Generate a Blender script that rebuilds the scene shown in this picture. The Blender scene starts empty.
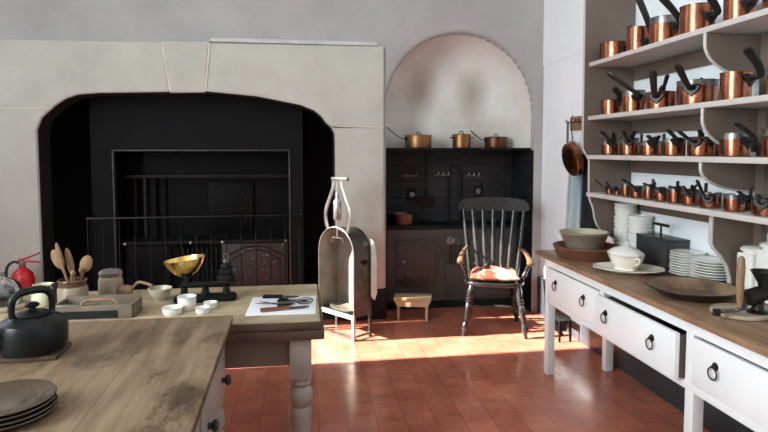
import bpy, bmesh, math, random
from mathutils import Vector, Matrix
random.seed(4)
PI = math.pi
S = bpy.context.scene
COL = S.collection

# ------------------------------------------------------------------ helpers
def new(): return bmesh.new()

def box(bm, x0, x1, y0, y1, z0, z1, bev=0.0, M=None, seg=2):
    r = bmesh.ops.create_cube(bm, size=1.0)
    vs = r['verts']
    for v in vs:
        v.co = Vector((x0 + (v.co.x + .5) * (x1 - x0), y0 + (v.co.y + .5) * (y1 - y0), z0 + (v.co.z + .5) * (z1 - z0)))
    if bev > 0:
        es = list({e for v in vs for e in v.link_edges})
        r2 = bmesh.ops.bevel(bm, geom=es, offset=bev, segments=seg, affect='EDGES', profile=.6)
        vs = list({v for f in r2['faces'] for v in f.verts} | {v for v in vs if v.is_valid})
    if M is not None:
        for v in vs: v.co = M @ v.co
    return vs

def lathe(bm, prof, seg=32, M=None, cap0=False, cap1=False):
    rings = []
    for (r, z) in prof:
        if r < 1e-6:
            rings.append([bm.verts.new((0, 0, z))])
        else:
            rings.append([bm.verts.new((r * math.cos(2 * PI * i / seg), r * math.sin(2 * PI * i / seg), z)) for i in range(seg)])
    for a, b in zip(rings, rings[1:]):
        for i in range(seg):
            j = (i + 1) % seg
            if len(a) == 1 and len(b) == 1: continue
            if len(a) == 1: f = (a[0], b[j], b[i])
            elif len(b) == 1: f = (a[i], a[j], b[0])
            else: f = (a[i], a[j], b[j], b[i])
            bm.faces.new(f)
    if cap0 and len(rings[0]) > 1: bm.faces.new(rings[0][::-1])
    if cap1 and len(rings[-1]) > 1: bm.faces.new(rings[-1])
    if M is not None:
        for rg in rings:
            for v in rg: v.co = M @ v.co

def tube(bm, pts, rad, seg=8, closed=False, flat=1.0, up=None):
    pts = [Vector(p) for p in pts]
    n = len(pts)
    if not isinstance(rad, (list, tuple)): rad = [rad] * n
    prev = None
    rings = []
    for i, p in enumerate(pts):
        if closed: t = pts[(i + 1) % n] - pts[i - 1]
        elif i == 0: t = pts[1] - pts[0]
        elif i == n - 1: t = pts[-1] - pts[-2]
        else: t = pts[i + 1] - pts[i - 1]
        t.normalize()
        if prev is None:
            a = Vector(up) if up is not None else (Vector((0, 0, 1)) if abs(t.z) < .9 else Vector((1, 0, 0)))
            u = (a - t * a.dot(t)).normalized()
        else:
            u = (prev - t * prev.dot(t)).normalized()
        prev = u
        w = t.cross(u)
        rings.append([bm.verts.new(p + (u * math.cos(2 * PI * k / seg) * flat + w * math.sin(2 * PI * k / seg)) * rad[i]) for k in range(seg)])
    m = n if closed else n - 1
    for i in range(m):
        a, b = rings[i], rings[(i + 1) % n]
        for k in range(seg):
            bm.faces.new((a[k], a[(k + 1) % seg], b[(k + 1) % seg], b[k]))
    if not closed:
        bm.faces.new(rings[0][::-1]); bm.faces.new(rings[-1])

def prism(bm, poly, axis, a0, a1, M=None):
    def P(u, v, a):
        return {'x': (a, u, v), 'y': (u, a, v), 'z': (u, v, a)}[axis]
    A = [bm.verts.new(P(u, v, a0)) for u, v in poly]
    B = [bm.verts.new(P(u, v, a1)) for u, v in poly]
    n = len(poly)
    fs = [bm.faces.new(A), bm.faces.new(B[::-1])]
    for i in range(n):
        bm.faces.new((A[i], B[i], B[(i + 1) % n], A[(i + 1) % n]))
    for q in fs: q.normal_update()
    bmesh.ops.triangulate(bm, faces=fs, ngon_method='EAR_CLIP')
    if M is not None:
        for v in A + B: v.co = M @ v.co

def curve(pts, n=10):
    """Catmull-Rom through points"""
    P = [Vector(p) for p in pts]
    P = [P[0] * 2 - P[1]] + P + [P[-1] * 2 - P[-2]]
    out = []
    for i in range(1, len(P) - 2):
        for k in range(n):
            t = k / n
            a, b, c, d = P[i - 1], P[i], P[i + 1], P[i + 2]
            out.append(.5 * ((2 * b) + (c - a) * t + (2 * a - 5 * b + 4 * c - d) * t * t + (3 * b - a - 3 * c + d) * t ** 3))
    out.append(P[-2])
    return out

def obj(name, bm, mat, parent=None, loc=None, smooth=True, ang=38, rot=None):
    bmesh.ops.recalc_face_normals(bm, faces=bm.faces)
    me = bpy.data.meshes.new(name)
    bm.to_mesh(me); bm.free()
    if smooth:
        for p in me.polygons: p.use_smooth = True
        me.set_sharp_from_angle(angle=math.radians(ang))
    me.materials.append(mat)
    o = bpy.data.objects.new(name, me)
    COL.objects.link(o)
    if parent is not None: o.parent = parent
    if loc is not None: o.location = loc
    if rot is not None: o.rotation_euler = rot
    return o

def tag(o, label=None, cat=None, group=None, kind=None):
    if label: o['label'] = label
    if cat: o['category'] = cat
    if group: o['group'] = group
    if kind: o['kind'] = kind
    return o

def thing(name, label, cat, loc=(0, 0, 0), rz=0.0, group=None):
    o = bpy.data.objects.new(name, None)
    COL.objects.link(o)
    o.empty_display_size = .05
    o.location = loc; o.rotation_euler = (0, 0, rz)
    return tag(o, label, cat, group)

def struct(name, bm, mat, **k): return tag(obj(name, bm, mat, **k), kind='structure')

def dup(root, loc, rz=None, label=None, group=None):
    r = root.copy(); COL.objects.link(r); r.location = loc
    if rz is not None: r.rotation_euler = (0, 0, rz)
    if label: r['label'] = label
    if group: r['group'] = group
    for ch in list(root.children):
        c = ch.copy(); COL.objects.link(c); c.parent = r
        for g in list(ch.children):
            d = g.copy(); COL.objects.link(d); d.parent = c
    return r

def along(p0, p1):
    """matrix taking local z axis (0..1 metre scale kept) to the line p0->p1"""
    p0, p1 = Vector(p0), Vector(p1)
    q = (p1 - p0).to_track_quat('Z', 'Y')
    return Matrix.Translation(p0) @ q.to_matrix().to_4x4()

# ------------------------------------------------------------------ materials
def base_mat(name):
    m = bpy.data.materials.new(name); m.use_nodes = True
    nt = m.node_tree
    b = nt.nodes['Principled BSDF']
    return m, nt, b

def ramp(nt, stops):
    r = nt.nodes.new('ShaderNodeValToRGB')
    e = r.color_ramp.elements
    while len(e) < len(stops): e.new(.5)
    for el, (p, c) in zip(e, stops):
        el.position = p; el.color = (*c, 1) if len(c) == 3 else c
    return r

def coords(nt, scale=(1, 1, 1), rot=(0, 0, 0)):
    tc = nt.nodes.new('ShaderNodeTexCoord'); mp = nt.nodes.new('ShaderNodeMapping')
    mp.inputs['Scale'].default_value = scale; mp.inputs['Rotation'].default_value = rot
    nt.links.new(tc.outputs['Object'], mp.inputs['Vector'])
    return mp.outputs['Vector']

def noise(nt, vec, scale, detail=6, rough=.6):
    n = nt.nodes.new('ShaderNodeTexNoise')
    n.inputs['Scale'].default_value = scale; n.inputs['Detail'].default_value = detail; n.inputs['Roughness'].default_value = rough
    nt.links.new(vec, n.inputs['Vector'])
    return n.outputs['Fac']

def bump(nt, b, fac, strength=.2, dist=.01):
    bp = nt.nodes.new('ShaderNodeBump')
    bp.inputs['Strength'].default_value = strength; bp.inputs['Distance'].default_value = dist
    nt.links.new(fac, bp.inputs['Height']); nt.links.new(bp.outputs['Normal'], b.inputs['Normal'])

def mat(name, c1, c2=None, rough=.5, metal=0.0, scale=8, lo=.35, hi=.65, bmp=0.0, stretch=(1, 1, 1), rough2=None, spec=None, bdist=.004):
    m, nt, b = base_mat(name)
    c2 = c2 or tuple(x * .8 for x in c1)
    v = coords(nt, stretch)
    f = noise(nt, v, scale)
    r = ramp(nt, [(lo, c2), (hi, c1)])
    nt.links.new(f, r.inputs['Fac']); nt.links.new(r.outputs['Color'], b.inputs['Base Color'])
    b.inputs['Roughness'].default_value = rough; b.inputs['Metallic'].default_value = metal
    if spec is not None: b.inputs['Specular IOR Level'].default_value = spec
    if rough2 is not None:
        mr = nt.nodes.new('ShaderNodeMapRange')
        mr.inputs['To Min'].default_value = rough; mr.inputs['To Max'].default_value = rough2
        nt.links.new(noise(nt, v, scale * 2.3), mr.inputs['Value']); nt.links.new(mr.outputs['Result'], b.inputs['Roughness'])
    if bmp: bump(nt, b, f, bmp, bdist)
    return m

def wood(name, c_dark, c_mid, c_light, grain=(14, 1.2, 14), rough=.6, stains=None, planks=None, seam_axis=0, bmp=.15, blots=()):
    m, nt, b = base_mat(name)
    v = coords(nt, grain)
    f = noise(nt, v, 3.0, 8, .65)
    r = ramp(nt, [(.28, c_dark), (.5, c_mid), (.72, c_light)])
    nt.links.new(f, r.inputs['Fac'])
    out = r.outputs['Color']
    if stains:
        v2 = coords(nt, stains.get('stretch', (1, 1, 1)))
        n2 = noise(nt, v2, stains['scale'], 5, .7)
        r2 = ramp(nt, [(stains['lo'], stains['col']), (stains['hi'], (1, 1, 1))])
        nt.links.new(n2, r2.inputs['Fac'])
        mx = nt.nodes.new('ShaderNodeMix'); mx.data_type = 'RGBA'; mx.blend_type = 'MULTIPLY'
        mx.inputs['Factor'].default_value = 1
        nt.links.new(out, mx.inputs['A']); nt.links.new(r2.outputs['Color'], mx.inputs['B'])
        out = mx.outputs['Result']
    for bx, by, rx, ry, dk in blots:
        tc = nt.nodes.new('ShaderNodeTexCoord')
        mp = nt.nodes.new('ShaderNodeMapping'); mp.inputs['Location'].default_value = (-bx / rx, -by / ry, 0); mp.inputs['Scale'].default_value = (1 / rx, 1 / ry, 0)
        nt.links.new(tc.outputs['Object'], mp.inputs['Vector'])
        g = nt.nodes.new('ShaderNodeTexGradient'); g.gradient_type = 'SPHERICAL'; nt.links.new(mp.outputs['Vector'], g.inputs['Vector'])
        nz = noise(nt, coords(nt, (1.3, .8, 1)), 13, 6, .75)
        mu = nt.nodes.new('ShaderNodeMath'); mu.operation = 'MULTIPLY'; nt.links.new(g.outputs['Fac'], mu.inputs[0]); nt.links.new(nz, mu.inputs[1])
        rr = ramp(nt, [(.17, (1, 1, 1)), (.36, (dk, dk * .95, dk * .9))]); nt.links.new(mu.outputs[0], rr.inputs['Fac'])
        mx = nt.nodes.new('ShaderNodeMix'); mx.data_type = 'RGBA'; mx.blend_type = 'MULTIPLY'; mx.inputs['Factor'].default_value = 1
        nt.links.new(out, mx.inputs['A']); nt.links.new(rr.outputs['Color'], mx.inputs['B']); out = mx.outputs['Result']
    if planks:
        # plank-to-plank tone and thin dark seams across one axis
        tc = nt.nodes.new('ShaderNodeTexCoord'); sp = nt.nodes.new('ShaderNodeSeparateXYZ')
        nt.links.new(tc.outputs['Object'], sp.inputs[0])
        dv = nt.nodes.new('ShaderNodeMath'); dv.operation = 'DIVIDE'; dv.inputs[1].default_value = planks
        nt.links.new(sp.outputs[seam_axis], dv.inputs[0])
        fr = nt.nodes.new('ShaderNodeMath'); fr.operation = 'FRACT'; nt.links.new(dv.outputs[0], fr.inputs[0])
        fl = nt.nodes.new('ShaderNodeMath'); fl.operation = 'FLOOR'; nt.links.new(dv.outputs[0], fl.inputs[0])
        wn = nt.nodes.new('ShaderNodeTexWhiteNoise'); wn.noise_dimensions = '1D'; nt.links.new(fl.outputs[0], wn.inputs['W'])
        rt = ramp(nt, [(0, (.72, .72, .74)), (1, (1.0, 1.0, 1.0))]); nt.links.new(wn.outputs['Value'], rt.inputs['Fac'])
        rs = ramp(nt, [(0, (.25, .22, .2)), (.012, (1, 1, 1))]); nt.links.new(fr.outputs[0], rs.inputs['Fac'])
        for col in (rt, rs):
            mx = nt.nodes.new('ShaderNodeMix'); mx.data_type = 'RGBA'; mx.blend_type = 'MULTIPLY'
            mx.inputs['Factor'].default_value = 1
            nt.links.new(out, mx.inputs['A']); nt.links.new(col.outputs['Color'], mx.inputs['B'])
            out = mx.outputs['Result']
    nt.links.new(out, b.inputs['Base Color'])
    b.inputs['Roughness'].default_value = rough
    if bmp: bump(nt, b, f, bmp, .003)
    return m

def floor_mat():
    m, nt, b = base_mat('quarry_tile')
    tc = nt.nodes.new('ShaderNodeTexCoord'); sp = nt.nodes.new('ShaderNodeSeparateXYZ'); cb = nt.nodes.new('ShaderNodeCombineXYZ')
    nt.links.new(tc.outputs['Object'], sp.inputs[0])
    ax = nt.nodes.new('ShaderNodeMath'); ax.inputs[1].default_value = -1.677 + 16 * .161
    ay = nt.nodes.new('ShaderNodeMath'); ay.inputs[1].default_value = -3.299 + 32 * .155
    nt.links.new(sp.outputs[0], ax.inputs[0]); nt.links.new(sp.outputs[1], ay.inputs[0])
    nt.links.new(ay.outputs[0], cb.inputs[0]); nt.links.new(ax.outputs[0], cb.inputs[1])
    br = nt.nodes.new('ShaderNodeTexBrick')
    br.offset = .5; br.offset_frequency = 2
    br.inputs['Scale'].default_value = 1.0
    br.inputs['Brick Width'].default_value = .155; br.inputs['Row Height'].default_value = .161
    br.inputs['Mortar Size'].default_value = .0016; br.inputs['Mortar Smooth'].default_value = .3
    br.inputs['Color1'].default_value = (.52, .17, .105, 1); br.inputs['Color2'].default_value = (.60, .205, .13, 1)
    br.inputs['Mortar'].default_value = (.16, .07, .05, 1)
    nt.links.new(cb.outputs[0], br.inputs['Vector'])
    n = noise(nt, tc.outputs['Object'], 3.2, 8, .65)
    r = ramp(nt, [(.3, (.66, .64, .64)), (.68, (1.12, 1.1, 1.1))]); nt.links.new(n, r.inputs['Fac'])
    mx = nt.nodes.new('ShaderNodeMix'); mx.data_type = 'RGBA'; mx.blend_type = 'MULTIPLY'; mx.inputs['Factor'].default_value = 1
    nt.links.new(br.outputs['Color'], mx.inputs['A']); nt.links.new(r.outputs['Color'], mx.inputs['B'])
    nt.links.new(mx.outputs['Result'], b.inputs['Base Color'])
    n2 = noise(nt, tc.outputs['Object'], 9, 5, .6)
    mr = nt.nodes.new('ShaderNodeMapRange'); mr.inputs['To Min'].default_value = .08; mr.inputs['To Max'].default_value = .32
    nt.links.new(n2, mr.inputs['Value']); nt.links.new(mr.outputs['Result'], b.inputs['Roughness'])
    inv = nt.nodes.new('ShaderNodeMath'); inv.operation = 'SUBTRACT'; inv.inputs[0].default_value = 1.0
    nt.links.new(br.outputs['Fac'], inv.inputs[1])
    ad = nt.nodes.new('ShaderNodeMath'); ad.operation = 'MULTIPLY_ADD'; ad.inputs[1].default_value = .25
    nt.links.new(n2, ad.inputs[0]); nt.links.new(inv.outputs[0], ad.inputs[2])
    bump(nt, b, ad.outputs[0], .35, .004)
    return m

def brick_black():
    m, nt, b = base_mat('black_brick')
    tc = nt.nodes.new('ShaderNodeTexCoord'); sp = nt.nodes.new('ShaderNodeSeparateXYZ'); cb = nt.nodes.new('ShaderNodeCombineXYZ')
    nt.links.new(tc.outputs['Object'], sp.inputs[0]); nt.links.new(sp.outputs[0], cb.inputs[0]); nt.links.new(sp.outputs[2], cb.inputs[1])
    br = nt.nodes.new('ShaderNodeTexBrick')
    br.inputs['Scale'].default_value = 1; br.inputs['Brick Width'].default_value = .235; br.inputs['Row Height'].default_value = .08
    br.inputs['Mortar Size'].default_value = .004
    br.inputs['Color1'].default_value = (.022, .022, .0235, 1); br.inputs['Color2'].default_value = (.029, .029, .031, 1); br.inputs['Mortar'].default_value = (.012, .012, .012, 1)
    nt.links.new(cb.outputs[0], br.inputs['Vector']); nt.links.new(br.outputs['Color'], b.inputs['Base Color'])
    b.inputs['Roughness'].default_value = .5; b.inputs['Specular IOR Level'].default_value = .2
    inv = nt.nodes.new('ShaderNodeMath'); inv.operation = 'SUBTRACT'; inv.inputs[0].default_value = 1.0
    nt.links.new(br.outputs['Fac'], inv.inputs[1]); bump(nt, b, inv.outputs[0], .5, .004)
    return m

def plaster_arch():
    m, nt, b = base_mat('smoked_plaster')
    v = coords(nt, (1, 1, 1))
    r = ramp(nt, [(.30, (.66, .60, .54)), (.5, (.76, .73, .69)), (.68, (.82, .80, .77))])
    nt.links.new(noise(nt, v, 1.9, 5, .55), r.inputs['Fac'])
    out = r.outputs['Color']
    for cx, cz, rx, rz in ((1.15, 2.08, .2, .3), (1.65, 2.05, .2, .3)):
        tc = nt.nodes.new('ShaderNodeTexCoord')
        mp = nt.nodes.new('ShaderNodeMapping'); mp.inputs['Location'].default_value = (-cx / rx, 0, -cz / rz); mp.inputs['Scale'].default_value = (1 / rx, 0, 1 / rz)
        nt.links.new(tc.outputs['Object'], mp.inputs['Vector'])
        g = nt.nodes.new('ShaderNodeTexGradient'); g.gradient_type = 'SPHERICAL'; nt.links.new(mp.outputs['Vector'], g.inputs['Vector'])
        rr = ramp(nt, [(0, (1, 1, 1)), (1, (.60, .53, .47))]); nt.links.new(g.outputs['Fac'], rr.inputs['Fac'])
        mx = nt.nodes.new('ShaderNodeMix'); mx.data_type = 'RGBA'; mx.blend_type = 'MULTIPLY'; mx.inputs['Factor'].default_value = 1
        nt.links.new(out, mx.inputs['A']); nt.links.new(rr.outputs['Color'], mx.inputs['B']); out = mx.outputs['Result']
    nt.links.new(out, b.inputs['Base Color']); b.inputs['Roughness'].default_value = .85
    bump(nt, b, noise(nt, v, 5, 6, .6), .25, .02)
    return m

M = {}
M['plaster'] = mat('plaster', (.42, .41, .405), (.355, .345, .34), .85, scale=2.2, bmp=.2, bdist=.02)
M['gloss_wall'] = mat('gloss_wall', (.89, .93, .96), (.85, .89, .92), .3, scale=3, bmp=.12, bdist=.02)
M['arch_plaster'] = plaster_arch()
M['stone'] = mat('cream_stone', (.525, .525, .465), (.45, .445, .395), .8, scale=2.6, bmp=.12, bdist=.01)
M['mortar'] = mat('lime_mortar', (.78, .72, .6), None, .9)
M['fillet'] = mat('grey_plaster_fillet', (.66, .64, .63), (.5, .48, .46), .85, scale=5)
M['floor'] = floor_mat()
M['ceiling'] = mat('ceiling_white', (.75, .74, .72), None, .9, scale=2)
M['black_skirt'] = mat('black_paint', (.02, .021, .023), (.012, .013, .014), .35, scale=6, rough2=.6, spec=.1)
M['slate_skirt'] = mat('slate_paint', (.055, .062, .07), (.02, .023, .027), .4, scale=5)
M['soot'] = mat('soot', (.006, .006, .006), (.003, .003, .003), .9, scale=5)
M['iron'] = mat('black_iron', (.014, .0135, .0135), (.008, .008, .008), .45, scale=9, bmp=.1, rough2=.6, spec=.1)
M['lining'] = mat('grey_iron_lining', (.0085, .0085, .0095), (.006, .006, .007), .6, scale=3, spec=.1)
M['dark_iron'] = mat('sooty_iron', (.005, .0045, .0045), (.003, .003, .003), .5, scale=9, spec=.1)
M['red_iron'] = mat('rusty_iron', (.024, .011, .010), (.012, .007, .007), .45, scale=9, spec=.1)
M['chipped_iron'] = mat('rusty_iron_chipped', (.30, .27, .25), (.024, .011, .010), .5, scale=30, lo=.63, hi=.66)
M['frame_edge'] = mat('worn_iron_edge', (.07, .066, .06), (.03, .03, .03), .45, .4, scale=14)
M['steel_edge'] = mat('worn_steel', (.22, .21, .20), (.1, .1, .1), .4, .8, scale=14)
M['grey_iron'] = mat('greyed_iron', (.020, .0185, .018), (.011, .010, .010), .45, scale=7, bmp=.1, spec=.1)
M['range_iron'] = mat('range_iron', (.056, .050, .047), (.034, .030, .028), .5, scale=7, bmp=.1, spec=.4)
M['range_brown'] = mat('range_brown', (.058, .038, .034), (.04, .027, .024), .5, scale=7, bmp=.1, spec=.4)
M['brick'] = brick_black()
M['copper'] = mat('copper', (.47, .185, .105), (.27, .095, .055), .2, 1.0, scale=7, rough2=.33, bmp=.03)
M['copper_old'] = mat('old_copper', (.46, .24, .11), (.27, .13, .06), .34, 1.0, scale=7, rough2=.5)
M['copper_dark'] = mat('dull_copper', (.20, .09, .055), (.11, .05, .035), .42, .9, scale=7)
M['tin'] = mat('tin_lining', (.30, .285, .27), (.13, .125, .12), .36, .9, scale=16)
M['cast'] = mat('cast_iron_handle', (.022, .02, .019), (.012, .011, .011), .42, .3, scale=20, bmp=.15)
M['brass'] = mat('brass', (.80, .58, .20), (.62, .42, .12), .18, 1.0, scale=8)
M['sheet'] = mat('sheet_steel', (.13, .12, .112), (.06, .05, .043), .36, .9, scale=7, rough2=.55)
M['sheet_in'] = mat('tinned_inside', (.24, .225, .19), (.15, .13, .10), .48, .5, scale=6)
M['white_sunlit_metal'] = mat('white_and_sunlit_metal', (.52, .50, .47), (.40, .38, .35), .45, .2, scale=6)  # white knobs; on the roasting screen, sunlight put into the metal's colour
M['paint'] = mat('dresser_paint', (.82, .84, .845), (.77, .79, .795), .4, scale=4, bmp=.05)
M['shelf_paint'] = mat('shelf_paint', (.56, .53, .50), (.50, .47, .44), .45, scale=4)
M['shaded_tan'] = mat('dresser_shaded_tan', (.165, .120, .095), (.14, .10, .078), .55, scale=4)  # tan drawer wood, and shade put into the colour of the inner faces
M['table_paint'] = mat('table_paint', (.33, .30, .265), (.27, .24, .21), .5, scale=5)
M['apron_shaded_paint'] = mat('apron_shaded_paint', (.17, .13, .10), (.13, .10, .075), .5, scale=5)  # table paint darkened for the shade under the tabletop
M['counter'] = wood('dresser_top', (.19, .11, .062), (.33, .20, .12), (.46, .31, .20), (12, 1.1, 12), .36, stains=dict(scale=2.4, lo=.33, hi=.5, col=(.6, .52, .46)), planks=.2)
M['table_top'] = wood('scrubbed_table', (.18, .112, .06), (.305, .205, .117), (.41, .295, .178), (9, .9, 9), .6, stains=dict(scale=3.1, lo=.37, hi=.47, col=(.48, .42, .37), stretch=(1.5, .7, 1)), planks=.29, blots=((-.055, -.80, .13, .2, .42), (-.40, -.46, .15, .18, .5), (-.30, -.30, .12, .4, .55), (-.62, -.9, .18, .14, .55), (-.16, -.25, .08, .25, .6)))
M['table_b'] = wood('pale_table', (.32, .24, .14), (.52, .41, .26), (.62, .51, .35), (.9, 10, 10), .4, stains=dict(scale=3, lo=.35, hi=.5, col=(.7, .6, .5)), planks=.2, seam_axis=1)
M['dark_wood'] = wood('dark_wood', (.035, .02, .013), (.07, .04, .026), (.11, .065, .042), (2, 9, 9), .5)
M['tray_wood'] = wood('grey_wood', (.10, .075, .048), (.16, .12, .08), (.22, .17, .115), (1.5, 9, 9), .7)
M['spoon_wood'] = wood('spoon_wood', (.16, .082, .036), (.25, .14, .066), (.33, .195, .095), (9, 9, 1.5), .55)
M['stool_wood'] = wood('stool_wood', (.33, .22, .12), (.47, .34, .2), (.58, .44, .28), (1.5, 9, 9), .6)
M['board_wood'] = wood('board_wood', (.28, .21, .15), (.42, .33, .24), (.54, .44, .33), (1.5, 8, 8), .6)
M['grip_wood'] = wood('grip_wood', (.17, .09, .045), (.27, .155, .085), (.36, .22, .13), (9, 9, 1.5), .4)
M['chair'] = mat('worn_black_chair', (.020, .0185, .018), (.012, .011, .011), .22, scale=3, spec=.55)
M['arm_wear'] = mat('worn_arm', (.26, .12, .06), (.06, .035, .025), .3, scale=14)
M['cushion'] = mat('printed_cushion', (.48, .35, .22), (.17, .035, .015), .85, scale=6.5, lo=.47, hi=.54)
M['ribbon'] = mat('dark_ribbon', (.05, .025, .02), None, .7)
M['white_china'] = mat('white_china', (.82, .80, .76), (.77, .75, .70), .12, scale=4)
M['cream_china'] = mat('cream_china', (.84, .80, .70), (.78, .73, .62), .14, scale=4)
M['cream_ware'] = mat('creamware', (.60, .53, .42), (.5, .43, .33), .35, scale=5)
M['stoneware'] = mat('stoneware', (.33, .255, .18), (.26, .195, .135), .4, scale=6)
M['brown_glaze'] = mat('brown_glaze', (.16, .075, .035), (.1, .045, .02), .22, scale=6)
M['terracotta'] = mat('glazed_terracotta', (.20, .085, .045), (.12, .05, .03), .3, scale=4)
M['bowl_out'] = mat('taupe_bowl', (.24, .19, .14), (.2, .155, .115), .35, scale=5)
M['bowl_in'] = mat('bowl_glaze', (.50, .46, .33), (.42, .38, .26), .3, scale=5)
M['plate_brown'] = mat('brown_plate', (.085, .06, .038), (.06, .042, .026), .16, scale=5)
M['pan_steel'] = mat('blackened_pan', (.05, .04, .034), (.028, .023, .02), .36, .6, scale=6)
M['pan_rust'] = mat('rusty_pan_inside', (.30, .20, .125), (.11, .07, .046), .5, .1, scale=5, lo=.4, hi=.62)
M['kettle'] = mat('kettle_enamel', (.008, .009, .0095), (.0055, .006, .0065), .34, scale=9, bmp=.06, spec=.3)
M['tin_box'] = mat('black_tin_box', (.045, .045, .048), (.03, .03, .033), .4, scale=5)
M['red'] = mat('red_paint', (.55, .02, .025), (.48, .018, .02), .28, scale=3)
M['black_rubber'] = mat('black_rubber', (.02, .02, .02), None, .5)
M['lid_grey'] = mat('grey_lid', (.25, .22, .2), (.15, .13, .12), .4, .3, scale=8)
M['cream_soap'] = mat('cream_glaze', (.72, .68, .48), (.64, .6, .42), .35, scale=4)
M['paper'] = mat('white_paper', (.80, .80, .82), (.74, .74, .77), .5, scale=3)
M['blade'] = mat('old_steel_blade', (.20, .19, .185), (.08, .075, .07), .35, .9, scale=18)
M['blade_bright'] = mat('bright_blade', (.6, .6, .58), (.42, .42, .4), .25, .9, scale=12)
M['knife_wood'] = mat('knife_handle', (.23, .075, .04), (.15, .05, .03), .4, scale=12)
M['towel'] = mat('blue_white_cloth', (.74, .80, .80), (.36, .56, .66), .9, scale=5, stretch=(1, 3, .3))
M['navy'] = mat('navy_cloth', (.022, .026, .038), (.016, .018, .028), .9, scale=8)
M['pewter'] = mat('dark_pewter', (.10, .09, .085), (.05, .045, .042), .35, .8, scale=14)
M['ring'] = mat('blackened_ring', (.03, .028, .028), None, .35, .7, scale=20)
M['window_paint'] = mat('window_paint', (.75, .73, .7), None, .5)

def glass():
    m, nt, b = base_mat('clear_glass')
    b.inputs['Base Color'].default_value = (.95, .97, .97, 1); b.inputs['Roughness'].default_value = .03
    b.inputs['Transmission Weight'].default_value = 1; b.inputs['IOR'].default_value = 1.45
    n = noise(nt, coords(nt), 30); bump(nt, b, n, .03, .001)
    return m
M['glass'] = glass()

# ------------------------------------------------------------------ the room
XL, XR, YB, YF, ZC = -3.3, 2.17, -2.6, 5.0, 4.5
b = new(); box(b, XL - .3, XR + .3, YB - .3, 6.3, -.12, 0); struct('floor', b, M['floor'])
b = new(); box(b, XL - .3, XR + .3, YB - .3, 6.3, ZC, ZC + .15); struct('ceiling', b, M['ceiling'])
b = new(); box(b, XL - .3, XR + .3, YB - .3, YB, 0, ZC); struct('wall_rear', b, M['plaster'])
b = new(); box(b, XR, XR + .3, YB, 6.3, 0, ZC); struct('wall_right', b, M['gloss_wall'])

# left wall with the sun window and an unseen second opening added for fill
WIN = [(3.88, 4.80, 1.50, 3.62), (-.9, 1.2, 1.1, 4.0)]
b = new()
ys = [YB, WIN[1][0], WIN[1][1], WIN[0][0], WIN[0][1], 6.3]
for i in range(5):
    y0, y1 = ys[i], ys[i + 1]
    if i in (1, 3):
        w = WIN[1] if i == 1 else WIN[0]
        box(b, XL - .3, XL, y0, y1, 0, w[2]); box(b, XL - .3, XL, y0, y1, w[3], ZC)
    else: box(b, XL - .3, XL, y0, y1, 0, ZC)
struct('wall_left', b, M['gloss_wall'])
for n, (y0, y1, z0, z1) in enumerate(WIN):
    b = new()
    t = .05
    box(b, XL - .2, XL - .12, y0, y0 + t * .4, z0, z1); box(b, XL - .2, XL - .12, y1 - t * .4, y1, z0, z1)
    box(b, XL - .2, XL - .12, y0, y1, z0, z0 + t); box(b, XL - .2, XL - .12, y0, y1, z1 - t, z1)
    if n == 1:
        for k in (1, 2, 3): box(b, XL - .18, XL - .14, y0 + (y1 - y0) * k / 4 - .015, y0 + (y1 - y0) * k / 4 + .015, z0, z1)
        for k in (1, 2): box(b, XL - .18, XL - .14, y0, y1, z0 + (z1 - z0) * k / 3 - .015, z0 + (z1 - z0) * k / 3 + .015)
    struct('window_%d' % (n + 1), b, M['window_paint'])
    if n == 1:
        b = new(); box(b, XL - .24, XL - .235, y0, y1, z0, z1); struct('window_3', b, M['window_paint'])   # unseen panel added behind the fill lamp to keep sun out
    b = new(); box(b, XL - .12, XL + .03, y0 - .03, y1 + .03, z0 - .04, z0 - .001, .006); struct('trim_%d' % (n + 1), b, M['window_paint'])

# back wall: one outline that runs round the fire opening and the arched niche
def ell(cx, cz, rx, rz, a0, a1, n):
    return [(cx + rx * math.cos(math.radians(a0 + (a1 - a0) * i / n)), cz + rz * math.sin(math.radians(a0 + (a1 - a0) * i / n))) for i in range(n + 1)]
FX0, FX1 = -2.14, .266
fire = [(FX0, 0), (FX0, 1.67), (-2.10, 1.77), (-2.0, 1.865), (-1.915, 1.925), (-1.82, 1.96), (-1.655, 1.975), (-1.095, 1.992), (-.812, 2.0), (-.40, 1.965), (-.03, 1.896), (.09, 1.85), (.15, 1.80), (.19, 1.745), (.235, 1.705), (.262, 1.65), (FX1, 1.58), (FX1, 0)]
NX0, NX1, NCZ = .715, 2.09, 1.86
arch = ell((NX0 + NX1) / 2, NCZ, (NX1 - NX0) / 2, .69, 180, 0, 28)
niche = [(NX0, 0), (NX0, 1.0), (NX0, 1.53)] + arch + [(NX1, 1.53), (NX1, 1.0), (NX1, 0)]
outline = [(XL, 0)] + fire + niche + [(XR, 0), (XR, ZC), (XL, ZC)]
cx, cz = (NX0 + NX1) / 2, NCZ
def offs(p, k):
    u, v = p
    if v < 1.55 or not (NX0 - .01 <= u <= NX1 + .01) or v > 3: return p
    d = Vector((u - cx, v - cz)).normalized()
    return (u + d.x * k, v + d.y * k)
b = new()
loops = []
for k, y in ((.04, 5.0), (.018, 5.008), (.006, 5.022), (0, 5.05), (0, 6.0)):
    loops.append([b.verts.new((offs(p, k)[0], min(y, 5.2) if p in fire else y, offs(p, k)[1])) for p in outline])
f = b.faces.new(loops[0])
for A, B in zip(loops, loops[1:]):
    for i in range(len(A)):
        j = (i + 1) % len(A)
        b.faces.new((A[i], A[j], B[j], B[i]))
f.normal_update()
bmesh.ops.triangulate(b, faces=[f], ngon_method='EAR_CLIP')
struct('wall_back', b, M['arch_plaster'] if False else M['plaster'], ang=50)
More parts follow.
